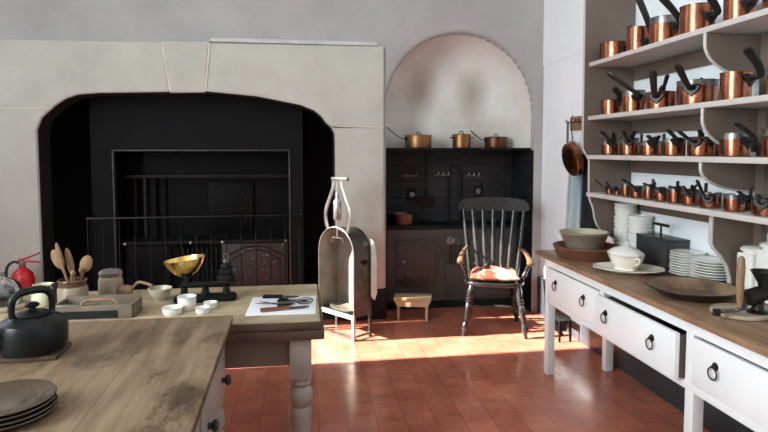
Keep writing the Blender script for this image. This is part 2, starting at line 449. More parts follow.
# niche back, above the ledge plaster, below black brick
NY = 5.53
b = new()
hw = (NX1 - NX0) / 2 + .002
def niche_pt(rho, th):
    """rho 0..1 out from the middle of the niche, th the direction; z below the springing follows straight jambs"""
    k = math.sqrt(max(0.0, 1 - rho ** 5))
    c, s_ = math.cos(th), math.sin(th)
    if s_ >= 0: return (cx + hw * rho * c, 5.035 + .495 * k, NCZ + .692 * rho * s_)
    return None
G = []
NR, NT = 22, 40
for i in range(NR + 1):
    rho = 1 - (1 - i / NR) ** 1.7 if i else 0.0
    row = [b.verts.new(niche_pt(rho, PI * j / NT)) for j in range(NT + 1)] if i else None
    G.append(row)
ctr = b.verts.new((cx, 5.53, NCZ))
for j in range(NT): b.faces.new((ctr, G[1][j], G[1][j + 1]))
for i in range(1, NR):
    for j in range(NT): b.faces.new((G[i][j], G[i + 1][j], G[i + 1][j + 1], G[i][j + 1]))
# straight part between ledge and springing
top = [G[i][NT] for i in range(NR, 0, -1)] + [ctr] + [G[i][0] for i in range(1, NR + 1)]
bot = [b.verts.new((v.co.x, v.co.y, 1.5298)) for v in top]
for i in range(len(top) - 1): b.faces.new((top[i], top[i + 1], bot[i + 1], bot[i]))
struct('wall_niche_back', b, M['arch_plaster'], ang=80)
b = new(); box(b, NX0 - .01, NX1 + .01, NY, NY + .2, 0, 1.53); struct('wall_range_back', b, M['brick'])
b = new(); box(b, NX1 - .012, NX1 + .001, 5.004, NY, 0, 1.508); box(b, NX0 - .001, NX0 + .012, 5.004, NY, 0, 1.508); struct('trim_3', b, M['black_skirt'])
# fire recess
b = new(); box(b, -2.6, .6, 5.99, 6.1, 0, 2.9); struct('wall_fire_back', b, M['soot'])
b = new(); box(b, -2.5, -2.4, 5.2, 5.99, 0, 2.8); box(b, .5, .6, 5.2, 5.99, 0, 2.8); box(b, -2.5, .6, 5.2, 5.99, 2.8, 2.9); box(b, -2.4, FX0, 5.2, 5.21, 0, 2.8); box(b, FX1, .5, 5.2, 5.21, 0, 2.8); box(b, -2.4, .5, 5.201, 5.21, 2.05, 2.8); struct('wall_fire_inside', b, M['soot'])
b = new()
pp = [Vector(p) for p in fire]
inn = []
for i, p in enumerate(pp):
    d_ = (pp[min(i + 1, len(pp) - 1)] - pp[max(i - 1, 0)]).normalized()
    inn.append(p + Vector((d_.y, -d_.x)) * .006)
out_ = [p + Vector((0, 0)) for p in pp]
V0 = [[b.verts.new((a_.x + (c_.x - a_.x) * k_, y, a_.y + (c_.y - a_.y) * k_)) for a_, c_ in zip(out_, inn)] for y, k_ in ((4.998, .15), (4.998, 1), (5.2, 1), (5.2, .15))]
for A, B in zip(V0, V0[1:] + V0[:1]):
    for i in range(len(A) - 1): b.faces.new((A[i], A[i + 1], B[i + 1], B[i]))
bmesh.ops.delete(b, geom=[v for v in b.verts if not v.link_faces], context='VERTS')
struct('trim_6', b, M['soot'])
b = new(); box(b, -2.4, .5, 5.02, 5.99, 0, .012); struct('floor_hearth', b, M['soot'])
# skirtings
b = new(); box(b, XR - .03, XR, 1.0, 4.99, 0, .34, .004); struct('baseboard_right', b, M['slate_skirt'])
b = new(); box(b, FX1 + .002, NX0 - .002, 4.955, 4.999, 0, .275, .003); struct('baseboard_back', b, M['black_skirt'])
# upper band of the right wall with its visible joint
b = new(); box(b, XR - .008, XR, 3.56, 5.0, 2.27, ZC); struct('trim_4', b, M['gloss_wall'])

# stone fire surround
t = thing('fireplace_surround', 'wide cream stone fireplace surround with keystone and shouldered opening', 'fireplace surround', (0, 5.0, 0))
ztop = lambda x: 2.385 + (x + 2.4) * .007
g = .0035
def stone(poly, name, y0=-.028, m='stone'):
    bb = new(); prism(bb, poly, 'y', y0, -.001)
    es = [e for e in bb.edges if all(v.co.y < y0 + .001 for v in e.verts) and len(e.link_faces) == 2 and e.calc_face_angle(0) > .5]
    bmesh.ops.bevel(bb, geom=es, offset=.008, segments=2, affect='EDGES')
    return obj(name, bb, M[m], t)
L = [p for p in fire if p[1] > 1.845 and p[0] < -1.09]; Lp = [p for p in fire if p[1] <= 1.845 and p[0] < -1]
stone([(XL + .002, 0), (FX0, 0)] + Lp[1:] + [(-2.02, 1.845), (XL + .002, 1.845)], 'pier')
stone([(XL + .002, 1.845 + g), (-2.015, 1.845 + g)] + [p for p in L if p[0] < -1.1] + [(-1.098, 1.992), (-1.153, ztop(-1.15)), (XL + .002, ztop(XL))], 'lintel')
stone([(-1.092, 1.982), (-.815, 1.99), (-.774, ztop(-.77) + .012), (-1.147, ztop(-1.15) + .012)], 'keystone', -.036)
R = [p for p in fire if p[0] > -.8 and p[1] > 1.71]; Rp = [p for p in fire if p[0] > 0 and p[1] < 1.71]
stone([(-.809, 2.0)] + R + [(.23, 1.712), (.698, 1.712), (.698, ztop(.7)), (-.768, ztop(-.77))], 'lintel')
stone([(.698, 1.712 - g), (.23, 1.712 - g)] + Rp + [(.698, 0)], 'pier')
bb = new(); box(bb, XL + .01, -2.02, -.0265, -.004, 1.842, 1.852); obj('mortar_joint', bb, M['mortar'], t)
bb = new(); box(bb, .24, .69, -.0265, -.004, 1.704, 1.716); obj('mortar_joint', bb, M['mortar'], t)
bb = new(); prism(bb, [(-1.101, 1.996), (-1.087, 1.996), (-1.143, 2.39), (-1.158, 2.39)], 'y', -.0335, -.004); obj('mortar_joint', bb, M['mortar'], t)
bb = new(); prism(bb, [(-.820, 2.005), (-.805, 2.005), (-.764, 2.395), (-.779, 2.395)], 'y', -.0335, -.004); obj('mortar_joint', bb, M['mortar'], t)
b = new()
prism(b, [(4.999, 2.41), (4.975, 2.412), (4.975, 2.42), (4.999, 2.447)], 'x', -.77, .64)
struct('trim_5', b, M['fillet'])

# ------------------------------------------------------------------ great range inside the fireplace
t = thing('kitchen_range', 'black cast iron kitchen range filling the great fireplace', 'range', (0, 5.35, 0))
b = new()
lo_, hi_, il, ir, it = -1.865, -.012, -1.686, -.128, 1.512
box(b, lo_, il, 0, .03, 0.012, 2.6); box(b, ir, hi_, 0, .03, .012, 2.6); box(b, il, ir, 0, .03, it, 2.6)
obj('iron_lining', b, M['lining'], t)
b = new()
box(b, lo_, lo_ + .02, .03, .6, .012, 2.6); box(b, hi_ - .02, hi_, .03, .6, .012, 2.6)
obj('side_plate', b, M['dark_iron'], t)
b = new()
for x0, x1, z0, z1 in ((il, il + .014, .0125, it), (ir - .014, ir, .0125, it), (il, ir, it - .014, it)): box(b, x0, x1, -.014, .05, z0, z1, .003)
obj('opening_frame', b, M['frame_edge'], t)
b = new(); box(b, il, ir, .42, .45, .66, it); obj('back_plate', b, M['dark_iron'], t)
b = new(); box(b, il + .02, ir - .02, .22, .25, 1.245, 1.275, .006); obj('mantel_bar', b, M['grey_iron'], t)
b = new(); box(b, il + .01, ir - .01, .08, .42, .64, .668, .006); obj('hob_plate', b, M['grey_iron'], t)
for k in range(4):
    b = new(); x = -1.6 + k * .085; tube(b, [(x, .36, .668), (x, .36, 1.26)], .011 if k % 2 else .016, 8); obj('upright_bar', b, M['frame_edge'] if k == 1 else M['grey_iron'], t)
def arched(x0, x1, z0, z1, rise, n=10):
    return [(x0, z0), (x1, z0)] + [(x1 + (x0 - x1) * i / n, z1 - rise + rise * math.sin(PI * i / n)) for i in range(n + 1)]
def panel_door(parent, name, x0, x1, y, z0, z1, m, rise=.05, m2=None, knob=None, hinge=None):
    """cast door facing -Y with raised arched mouldings"""
    b = new(); box(b, x0, x1, y - .022, y, z0, z1, .005)
    d = obj(name, b, m, parent)
    for k, (mg, rr) in enumerate(((.03, .007), (.075, .005))):
        b = new()
        pts = [(u, y - .022, v) for u, v in arched(x0 + mg, x1 - mg, z0 + mg, z1 - mg * .8, rise)]
        tube(b, pts, rr, 6, closed=True); obj('moulding', b, m2 or m, d)
    if knob:
        b = new(); lathe(b, [(0, 0), (.012, 0), (.010, .02), (.024, .03), (.024, .04), (.012, .052), (0, .054)], 16, Matrix.Translation((knob[0], y - .02, knob[1])) @ Matrix.Rotation(PI / 2, 4, 'X'))
        obj('knob', b, M['steel_edge'], d)
    if hinge:
        for zz in (z0 + .08, z1 - .09):
            b = new(); box(b, hinge - .015, hinge + .02, y - .034, y, zz - .03, zz + .03, .004)
            obj('hinge', b, m, d)
    return d
panel_door(t, 'warming_door', -.93, -.50, .40, .70, 1.20, M['dark_iron'], .06, M['grey_iron'])
panel_door(t, 'oven_door', -1.60, -1.22, .12, .13, .62, M['dark_iron'], .04, M['grey_iron'])
panel_door(t, 'oven_door', -.77, -.16, .12, .13, .63, M['chipped_iron'], .1, M['red_iron'])
b = new(); box(b, il + .001, -1.18, .12, .16, .012, .64); box(b, -.80, ir - .001, .12, .16, .012, .64); box(b, -1.18, -.80, .12, .16, .012, .2); obj('front_plate', b, M['dark_iron'], t)
b = new(); box(b, -1.18, -.80, .35, .38, .2, .64); obj('firebox_back', b, M['soot'], t)
for k in range(9):
    b = new(); x = -1.16 + k * .0425; box(b, x - .007, x + .007, .085, .11, .2, .60, .003); obj('fire_bar', b, M['grey_iron'], t)
for x in (-1.62, -1.045, -.76, -.18):
    b = new(); lathe(b, [(0, 0), (.007, 0), (.008, .014), (.013, .02), (.009, .028), (0, .03)], 14, Matrix.Translation((x, .08, .656)) @ Matrix.Rotation(PI / 2, 4, 'X')); obj('knob', b, M['white_sunlit_metal'], t)

# fire guard rail
t = thing('fire_guard', 'black iron railing guard standing before the great fireplace', 'fire guard', (0, 4.76, 0))
gx0, gx1 = -1.706, -.038
b = new(); box(b, gx0, gx1, -.008, .008, .958, .972, .002); obj('top_rail', b, M['dark_iron'], t)
b = new(); box(b, gx0, gx1, -.008, .008, .06, .075, .002); obj('bottom_rail', b, M['dark_iron'], t)
for k in range(15):
    x = gx0 + .006 + (gx1 - gx0 - .012) * k / 14
    b = new(); tube(b, [(x, 0, .0), (x, 0, .96)], .0045, 6); obj('bar', b, M['dark_iron'], t)
for x in (gx0, gx1):
    b = new(); box(b, x - .007, x + .007, .008, .185, .958, .972); box(b, x - .007, x + .007, .17, .185, 0.0125, .958); box(b, x - .005, x + .005, .09, .10, .06, .958); obj('return_bar', b, M['dark_iron'], t)

# ------------------------------------------------------------------ small range in the niche
t = thing('cooking_range', 'black iron cooking range with oven doors set in the arched niche', 'range', (0, 5.22, 0))
x0, x1 = NX0 + .014, NX1 - .014
b = new(); box(b, x0, x1, 0, .295, .08, .765); obj('range_front', b, M['range_iron'], t)
b = new(); box(b, x0, x1, .03, .295, 0, .08); obj('plinth', b, M['black_skirt'], t)
b = new(); box(b, x0, x1, -.02, .30, .765, .80, .006); obj('hob_plate', b, M['iron'], t)
panel_door(t, 'oven_door', .85, 1.245, -.001, .235, .665, M['range_brown'], .03, M['range_iron'], (.905, .46), 1.245)
panel_door(t, 'oven_door', 1.55, 2.02, -.001, .235, .665, M['range_iron'], .06, M['range_iron'], (1.6, .44), 2.02)
b = new(); box(b, 1.315, 1.51, -.015, -.001, .24, .70, .004); fr = obj('firebox_frame', b, M['range_iron'], t)
b = new(); box(b, 1.335, 1.495, -.018, -.012, .43, .61); obj('firebox_opening', b, M['soot'], fr)
for k in range(7):
    b = new(); xx = 1.345 + k * .0235; box(b, xx - .005, xx + .005, -.028, -.016, .425, .615, .002); obj('fire_bar', b, M['range_iron'], fr)
b = new(); lathe(b, [(0, 0), (.04, 0), (.04, .012), (.018, .018), (.018, .035), (0, .04)], 20, Matrix.Translation((1.365, -.014, .657)) @ Matrix.Rotation(PI / 2, 4, 'X')); obj('damper_knob', b, M['steel_edge'], fr)
for a, c in ((.86, 1.22), (1.31, 1.50), (1.58, 2.0)):
    b = new(); box(b, a, c, -.014, -.001, .1, .2, .004); d = obj('ash_drawer', b, M['range_iron'], t)
    b = new(); tube(b, [(a + .02, -.015, .115), (c - .02, -.015, .115), (c - .02, -.015, .185), (a + .02, -.015, .185)], .005, 6, closed=True); obj('moulding', b, M['range_iron'], d)

b = new(); box(b, NX0 + .001, NX1 - .001, 5.06, NY - .001, 1.509, 1.529, .004)
tag(obj('stone_ledge', b, M['iron']), 'long black ledge across the arched niche carrying three copper pans', 'ledge')

# fittings on the black brick
def wallrack(name, label, x, z):
    t = thing(name, label, 'hook rail', (x, NY, z), 0, 'hook rails on the black brick')
    b = new(); box(b, -.075, .075, -.014, -.001, -.008, .008, .003); obj('rail', b, M['steel_edge'], t)
    for k in (-1, 0, 1):
        b = new(); tube(b, [(k * .05, -.012, 0), (k * .05, -.045, -.005), (k * .05, -.055, .01), (k * .05, -.05, .03)], .006, 6); obj('hook', b, M['steel_edge'], t)
wallrack('hook_rail', 'small iron hook rail on black brick under the pan with no left neighbour', 1.04, 1.255)
wallrack('hook_rail', 'small iron hook rail on black brick above the hanging iron hoop', 1.36, 1.262)
wallrack('hook_rail', 'small iron hook rail on black brick above the round damper near the chair', 1.67, 1.252)
def flue(x, z, label):
    t = thing('flue_damper', label, 'damper', (x, NY, z), 0, 'flue dampers')
    b = new(); box(b, -.045, .045, -.012, -.001, -.06, .06, .003); obj('plate', b, M['grey_iron'], t)
    b = new(); lathe(b, [(0, 0), (.028, 0), (.028, .008), (.012, .014), (0, .016)], 18, Matrix.Translation((0, -.012, 0)) @ Matrix.Rotation(PI / 2, 4, 'X')); obj('dial', b, M['steel_edge'], t)
flue(1.05, 1.07, 'square iron flue damper on black brick beside the stone pier')
flue(1.73, 1.10, 'square iron flue damper on black brick behind the chair back')
t = thing('iron_hoop', 'tall thin iron hoop arching up the black brick behind the hob', 'hoop', (1.474, NY - .03, .802))
b = new(); pts = [(-.062, 0, 0), (-.062, 0, .35)] + [(-.062 * math.cos(PI * k / 10), 0, .45 + .11 * math.sin(PI * k / 10)) for k in range(11)] + [(.062, 0, .35), (.062, 0, 0)]
tube(b, pts, .007, 8); obj('hoop', b, M['grey_iron'], t)
t = thing('damper_rod', 'slim flue rod with a dull red block hanging on black brick', 'damper rod', (1.19, NY - .02, 0))
b = new(); tube(b, [(0, 0, 1.05), (0, 0, 1.505)], .005, 6); obj('rod', b, M['grey_iron'], t)
b = new(); box(b, -.06, .06, -.02, .015, .955, 1.055, .006); obj('block', b, M['red_iron'], t)
t = thing('iron_poker', 'long iron poker with ring top leaning in the niche corner', 'poker', (2.03, 5.12, 0))
b = new(); tube(b, [(0.0, -.01, 0), (.012, .02, 1.06)], .009, 8); obj('shaft', b, M['iron'], t)
b = new(); tube(b, [(.012 + .026 * math.cos(2 * PI * k / 16), .02, 1.085 + .026 * math.sin(2 * PI * k / 16)) for k in range(16)], .006, 6, closed=True); obj('ring', b, M['iron'], t)
t = thing('iron_rod', 'second plain iron rod leaning beside the ring topped poker', 'rod', (1.985, 5.13, 0))
b = new(); tube(b, [(0.0, -.01, 0), (.01, .015, .93)], .008, 8); lathe(b, [(0, 0), (.014, .005), (.016, .02), (.008, .035), (0, .04)], 12, Matrix.Translation((.01, .015, .92))); obj('shaft', b, M['grey_iron'], t)

# ------------------------------------------------------------------ pans
def handle_bm(base, tip, r0=.009, r1=.013, out=None, ring=True, droop=.35, plate=.03):
    """cast iron pan handle: plate on the wall of the pan, shank that widens, rounded eye end"""
    base, tip = Vector(base), Vector(tip)
    d = tip - base; L = d.length
    o = Vector((base.x, base.y, 0)).normalized() if out is None else Vector(out).normalized()
    mid = base + o * L * .32 + (d * .12)
    m2 = base + d * .62 + o * L * .06
    pts = curve([base + o * .002, mid * .5 + (base + o * .01) * .5, mid * .35 + m2 * .65, tip], 7)
    b = new()
    n = len(pts)
    rad = [r0 * 1.4 * (1 - min(1, i / 3)) + (r0 + (r1 - r0) * (i / (n - 1)) ** 1.2) * min(1, .4 + i / 3) for i in range(n)]
    rad[-1] *= .6
    tube(b, pts, rad, 8, flat=.5)
    # riveted plate
    side = Vector((-o.y, o.x, 0))
    zu = Vector((0, 0, 1))
    pl = [(-plate, .012), (-plate * .55, .024), (plate * .55, .024), (plate, .012), (plate * .75, -.008), (0, -plate * .95), (-plate * .75, -.008)]
    A = [b.verts.new(base + side * u + zu * v - o * .004) for u, v in pl]
    B = [b.verts.new(base + side * u * .8 + zu * v * .8 + o * .009) for u, v in pl]
    b.faces.new(A); b.faces.new(B[::-1])
    for i in range(len(pl)):
        j = (i + 1) % len(pl); b.faces.new((A[i], B[i], B[j], A[j]))
    return b

def saucepan(name, label, loc, r, h, base, tip, group, band=0, body='copper', lid=False, cat='saucepan', hr=(.009, .013), plate=None, taper=.97, dome=.012):
    t = thing(name, label, cat, loc, 0, group)
    b = new()
    zt = h * (.74 if band else .97)
    lathe(b, [(0, .0015), (r * .90, 0), (r * taper, .004), (r * (taper + .012), .012), (r, zt * .6), (r, zt), (r - .0025, zt), (r - .003, .01), (0, .006)], 36)
    obj('body', b, M[body], t)
    b = new()
    lathe(b, [(r * .999, zt), (r * 1.0, h - .003), (r + .0025, h - .002), (r + .0025, h), (r - .002, h), (r - .0038, zt), (r - .0042, .012), (0, .0075)], 36)
    obj('tin_rim', b, M['tin'] if band else M[body], t)
    if lid:
        b = new(); lathe(b, [(r + .003, h - .004), (r + .004, h + .003), (r * .9, h + dome * .5), (r * .4, h + dome), (0, h + dome)], 32); l = obj('lid', b, M[body], t)
        b = new(); tube(b, [(-.02, 0, h + dome)] + [(-.02 * math.cos(PI * k / 8), 0, h + dome + .004 + .018 * math.sin(PI * k / 8)) for k in range(9)] + [(.02, 0, h + dome)], .0045, 6); obj('lid_handle', b, M['cast'], l)
    if tip is not None:
        bb = handle_bm(base, tip, hr[0], hr[1], plate=plate or min(.03, r * .55))
        obj('handle', bb, M['cast'], t)
    return t

SZ = {1: 2.076, 2: 1.728, 3: 1.474, 4: 1.228}
PUP = .0008
POTS = [
(1,1.973,3.447,.094,.106,0,-73,.054,(-.015,-.18,.179)),
(1,1.943,3.146,.063,.14,0,-80,.049,(-.077,-.111,.286)),
(1,1.959,2.919,.079,.147,1,-83,.089,(-.146,-.168,.216)),
(1,1.961,2.663,.081,.146,0,-80,.079,(-.134,-.22,.162)),
(1,1.945,2.361,.065,.138,0,-97,.065,(-.18,-.21,.052)),
(1,1.944,2.136,.064,.107,0,-135,.037,(-.144,-.242,.047)),
(2,1.943,3.427,.063,.091,0,-66,.082,(-.047,-.113,.16)),
(2,1.943,3.177,.063,.127,1,-102,.083,(-.18,-.023,.226)),
(2,1.957,2.938,.077,.091,0,-138,.065,(-.145,-.146,.191)),
(2,1.974,2.664,.094,.125,1,-141,.078,(-.219,-.15,.179)),
(2,1.944,2.367,.064,.126,0,-71,.09,(-.15,-.235,.19)),
(2,1.939,2.095,.059,.116,1,-100,.079,(-.127,-.203,.15)),
(3,1.934,3.41,.053,.089,1,-112,.076,(-.118,-.096,.149)),
(3,1.934,3.193,.054,.097,1,-125,.079,(-.116,-.122,.14)),
(3,1.935,2.984,.055,.076,1,-110,.068,(-.106,-.139,.108)),
(3,1.938,2.782,.058,.093,1,-109,.073,(-.132,-.134,.132)),
(3,1.942,2.579,.062,.089,1,-150,.07,(-.185,-.09,.119)),
(3,1.942,2.354,.062,.106,1,-78,.066,(-.155,-.185,.142)),
(3,1.937,2.112,.057,.116,1,-137,.072,(-.166,-.192,.107)),
(4,1.902,3.344,.022,.047,1,-153,.04,(-.141,-.077,.096)),
(4,1.901,3.254,.021,.047,1,-149,.034,(-.117,-.075,.088)),
(4,1.902,3.162,.022,.077,1,-53,.058,(-.075,-.081,.109)),
(4,1.911,3.064,.031,.071,1,-119,.047,(-.098,-.087,.087)),
(4,1.905,2.937,.025,.079,1,-81,.066,(-.093,-.088,.098)),
(4,1.912,2.834,.032,.069,1,-119,.057,(-.091,-.088,.08)),
(4,1.908,2.716,.028,.087,1,-97,.07,(-.101,-.093,.096)),
(4,1.915,2.609,.035,.074,1,-128,.058,(-.116,-.104,.104)),
(4,1.923,2.474,.043,.074,1,-140,.045,(-.145,-.094,.139)),
(4,1.918,2.317,.038,.077,1,-82,.057,(-.078,-.113,.1)),
(4,1.932,2.145,.052,.063,1,-151,.053,(-.143,-.114,.098)),
]
PLAB = {1: ['low wide copper pan at the window end of the top shelf', 'tall narrow copper saucepan beside the low wide pan on top shelf',
            'copper saucepan with pale tin band, third along the top shelf', 'tall round copper pot, fourth along the top shelf',
            'copper pot with dark stub handle above the curved bracket, top shelf', 'copper pot cut off by the picture edge on the top shelf'],
        2: ['smallest copper saucepan with short handle at window end of second shelf', 'copper saucepan with long handle reaching furthest back on second shelf',
            'squat copper saucepan with upright handle, third along second shelf', 'widest copper saucepan with tin band on the second shelf',
            'tall plain copper pot without tin band under the top bracket', 'copper saucepan with tin band at picture edge of second shelf'],
        3: ['first small tin banded saucepan at window end of third shelf', 'second tin banded saucepan along the third shelf',
            'shallowest tin banded saucepan, third along the third shelf', 'tin banded saucepan fourth along the third shelf',
            'wide tin banded saucepan just before the bracket on third shelf', 'tall tin banded saucepan just past the bracket on third shelf',
            'tin banded saucepan at picture edge of third shelf'],
        4: ['tiniest copper ladle pan with raised handle at end of lowest shelf', 'second tiny copper pan along the lowest shelf',
            'slim upright copper butter pan, third along lowest shelf', 'small round copper butter pan, fourth along lowest shelf',
            'slim copper butter pan, fifth along lowest shelf', 'stout copper butter pan, sixth along lowest shelf',
            'tall slim copper butter pan, seventh along lowest shelf', 'copper butter pan eighth along the lowest shelf',
            'copper butter pan with long raised handle under the third bracket', 'copper butter pan with pale tin rim past the bracket, lowest shelf',
            'broad shallow copper pan at picture edge of lowest shelf']}
PG = {1: 'copper pans on the top shelf', 2: 'copper pans on the second shelf', 3: 'copper pans on the third shelf', 4: 'butter pans on the lowest shelf'}
cnt = {1: 0, 2: 0, 3: 0, 4: 0}
for (s, x, y, r, h, band, az, bz, tip) in POTS:
    a = math.radians(az)
    base = (r * math.cos(a), r * math.sin(a), bz)
    sm = s == 4
    if sm: r *= 1.12; base = (base[0] * 1.12, base[1] * 1.12, bz)
    saucepan('copper_saucepan', PLAB[s][cnt[s]], (x, y, SZ[s] + PUP), r, h, base, tip, PG[s], band, hr=(.006, .009) if sm else ((.010, .0135) if s == 3 else (.013, .020)), plate=min(.046, r * .62))
    if (s, cnt[s]) in ((2, 0), (2, 2), (3, 0), (3, 1), (3, 2), (3, 4), (4, 4), (4, 7)):
        root = bpy.data.objects[[o.name for o in bpy.data.objects if o.get('label') == PLAB[s][cnt[s]]][0]]
        b = new(); lathe(b, [(r + .003, h + .0005), (r + .003, h + .004), (r * .8, h + .007), (0, h + .008)], 32); l = obj('lid', b, M['copper_dark'], root)
        tp = Vector(tip); q = Vector((base[0] * .6 + base[1] * -.25, base[1] * .6 + base[0] * .25 , h + .006))
        e = q + (tp - Vector(base)) * .62 + Vector((.03, -.02, 0))
        bb = handle_bm(q, e, .008 if s < 4 else .005, .012 if s < 4 else .007, plate=r * .25); obj('lid_handle', bb, M['cast'], l)
    cnt[s] += 1
# the second row, deeper on the shelves
BACK = [(2, 2.085, 3.13, .062, .10, 'dark shallow saucepan behind the long handled pan on second shelf'),
        (2, 2.10, 2.82, .055, .105, 'dull copper saucepan half hidden between squat and widest pans, second shelf'),
        (3, 2.075, 3.30, .05, .08, 'dull copper pan half hidden behind first pair on third shelf'),
        (3, 2.075, 3.08, .05, .075, 'dull copper pan half hidden behind second and third pans, third shelf'),
        (3, 2.08, 2.70, .052, .082, 'dull copper pan half hidden before the bracket on third shelf'),
        (1, 2.085, 2.50, .05, .14, 'dull copper pot half hidden between fourth and bracket pots, top shelf'),
        (1, 2.08, 3.30, .055, .12, 'dull copper pot half hidden behind first two pans, top shelf'),
        (4, 2.03, 3.10, .033, .06, 'dull butter pan behind the third and fourth pans on lowest shelf'),
        (4, 2.03, 2.88, .033, .06, 'dull butter pan behind the fifth and sixth pans on lowest shelf'),
        (4, 2.03, 2.66, .035, .062, 'dull butter pan behind the seventh and eighth pans on lowest shelf'),
        (4, 2.04, 2.38, .038, .065, 'dull butter pan behind the long raised handle on lowest shelf')]
for s, x, y, r, h, lab in BACK:
    saucepan('copper_saucepan', lab, (x, y, SZ[s] + PUP), r, h, (-r * .5, -r * .866, h * .7), (-r * .5 - .008, -r * .866 - .016, h + .05), PG[s], 1, 'copper_dark', hr=(.006, .009), plate=r * .45)

# three pans on the ledge of the niche
LZ = 1.529
saucepan('copper_saucepan', 'brassy copper lidded saucepan with long handle beside the stone surround', (1.075, 5.32, LZ), .125, .115, (-.122, -.02, .085), (-.31, -.03, .195), 'pans on the niche ledge', body='copper_old', lid=True, hr=(.008, .011))
t = saucepan('copper_stockpot', 'tall lidded copper stockpot standing mid ledge without long handle', (1.495, 5.32, LZ), .088, .125, None, None, 'pans on the niche ledge', body='copper_old', lid=True, cat='stockpot')
for s_ in (-1, 1):
    b = new(); tube(b, [(s_ * .087, -.03, .095), (s_ * .108, -.028, .10), (s_ * .112, 0, .10), (s_ * .108, .028, .10), (s_ * .087, .03, .095)], .005, 6); obj('loop_handle', b, M['cast'], t)
saucepan('copper_saucepan', 'darkest lidded saucepan on the ledge, nearest the white wall', (1.835, 5.32, LZ), .11, .10, (-.108, -.02, .075), (-.265, -.04, .165), 'pans on the niche ledge', body='copper_dark', lid=True, hr=(.008, .011))
saucepan('preserving_pan', 'round copper pan standing on the hob beside the stone pier', (.93, 5.36, .80), .12, .105, None, None, None, body='copper_dark', cat='pan')

# ------------------------------------------------------------------ low stool
t = thing('footstool', 'small bare wooden footstool on red tiles before the range', 'stool', (.95, 4.93, 0), math.radians(-14))
b = new(); box(b, -.165, .165, -.085, .085, .185, .212, .006); obj('seat', b, M['stool_wood'], t)
for s_ in (-1, 1):
    b = new(); prism(b, [(-.07, 0), (-.03, 0), (0, .05), (.03, 0), (.07, 0), (.06, .185), (-.06, .185)], 'x', s_ * .125 - .011, s_ * .125 + .011); obj('end_leg', b, M['stool_wood'], t)
for s_ in (-1, 1):
    b = new(); prism(b, [(-.16, .184), (.16, .184), (.135, .13), (-.135, .13)], 'y', s_ * .068 - .008, s_ * .068 + .008); obj('side_rail', b, M['stool_wood'], t)

# ------------------------------------------------------------------ Windsor chair
CH = (1.567, 4.545, 0); CR = math.radians(-16.6)
t = thing('windsor_chair', 'worn black slat-back Windsor armchair on red tiles before the range', 'chair', CH, CR)
def seat_outline(k=1.0, n=40):
    out = []
    for i in range(n):
        a = 2 * PI * i / n
        c, s_ = math.cos(a), math.sin(a)
        e = .55
        x = .245 * abs(c) ** e * (1 if c > 0 else -1); y = .215 * abs(s_) ** e * (1 if s_ > 0 else -1)
        x *= 1 - .12 * (y / .215 > 0) * (y / .215)
        out.append((x * k, y * k))
    return out
b = new()
lp = []
for k, z in ((.0, .402), (.93, .402), (.99, .412), (1.0, .425), (.985, .437), (.93, .440), (.6, .432), (0, .43)):
    if k == 0: lp.append([b.verts.new((0, 0, z))])
    else: lp.append([b.verts.new((x, y, z)) for x, y in seat_outline(k)])
for A, B in zip(lp, lp[1:]):
    n = max(len(A), len(B))
    for i in range(n):
        j = (i + 1) % n
        if len(A) == 1: b.faces.new((A[0], B[i], B[j]))
        elif len(B) == 1: b.faces.new((A[i], A[j], B[0]))
        else: b.faces.new((A[i], A[j], B[j], B[i]))
obj('seat', b, M['chair'], t, ang=60)
LEGP = [(q_[0] * 1.18, q_[1]) for q_ in [(.012, 0), (.013, .03), (.022, .06), (.024, .085), (.017, .105), (.014, .12), (.019, .16), (.024, .2), (.021, .245), (.017, .26), (.024, .27), (.024, .278), (.018, .286), (.025, .296), (.025, .304), (.018, .312), (.022, .33), (.024, .36), (.018, .395), (.014, .415)]]
def leg(p0, p1):
    b = new(); Mx = along(p0, p1); Lg = (Vector(p1) - Vector(p0)).length
    lathe(b, [(r, z * Lg / .415) for r, z in LEGP], 16, Mx, True, True)
    return b
for s_ in (-1, 1):
    obj('leg', leg((s_ * .248, -.215, 0), (s_ * .185, -.165, .415)), M['chair'], t)
    obj('leg', leg((s_ * .215, .27, 0), (s_ * .16, .165, .415)), M['chair'], t)
for s_ in (-1, 1):
    b = new(); tube(b, [(s_ * .218, -.19, .19), (s_ * .205, .03, .19), (s_ * .19, .22, .19)], [.009, .016, .009], 10); obj('stretcher', b, M['chair'], t)
b = new(); tube(b, [(-.205, .03, .19), (0, .03, .19), (.205, .03, .19)], [.009, .016, .009], 10); obj('stretcher', b, M['chair'], t)
def backy(z): return .17 + (z - .44) * .2
for s_ in (-1, 1):
    b = new(); pts = [(s_ * (.2 + .06 * ((z - .43) / .55)), backy(z), z) for z in (.43, .52, .62, .75, .88, .985)]
    tube(b, pts, [.017, .018, .016, .017, .016, .014], 10); obj('back_post', b, M['chair'], t)
for k in range(5):
    u = (k - 2) / 2
    b = new()
    pts = [(u * (.125 + .055 * ((z - .43) / .55)), backy(z) + .012 * (1 - u * u), z) for z in (.43, .55, .68, .82, .985)]
    tube(b, pts, [.016, .017, .02, .019, .016], 8, flat=.38, up=(0, 1, 0)); obj('slat', b, M['chair'], t)
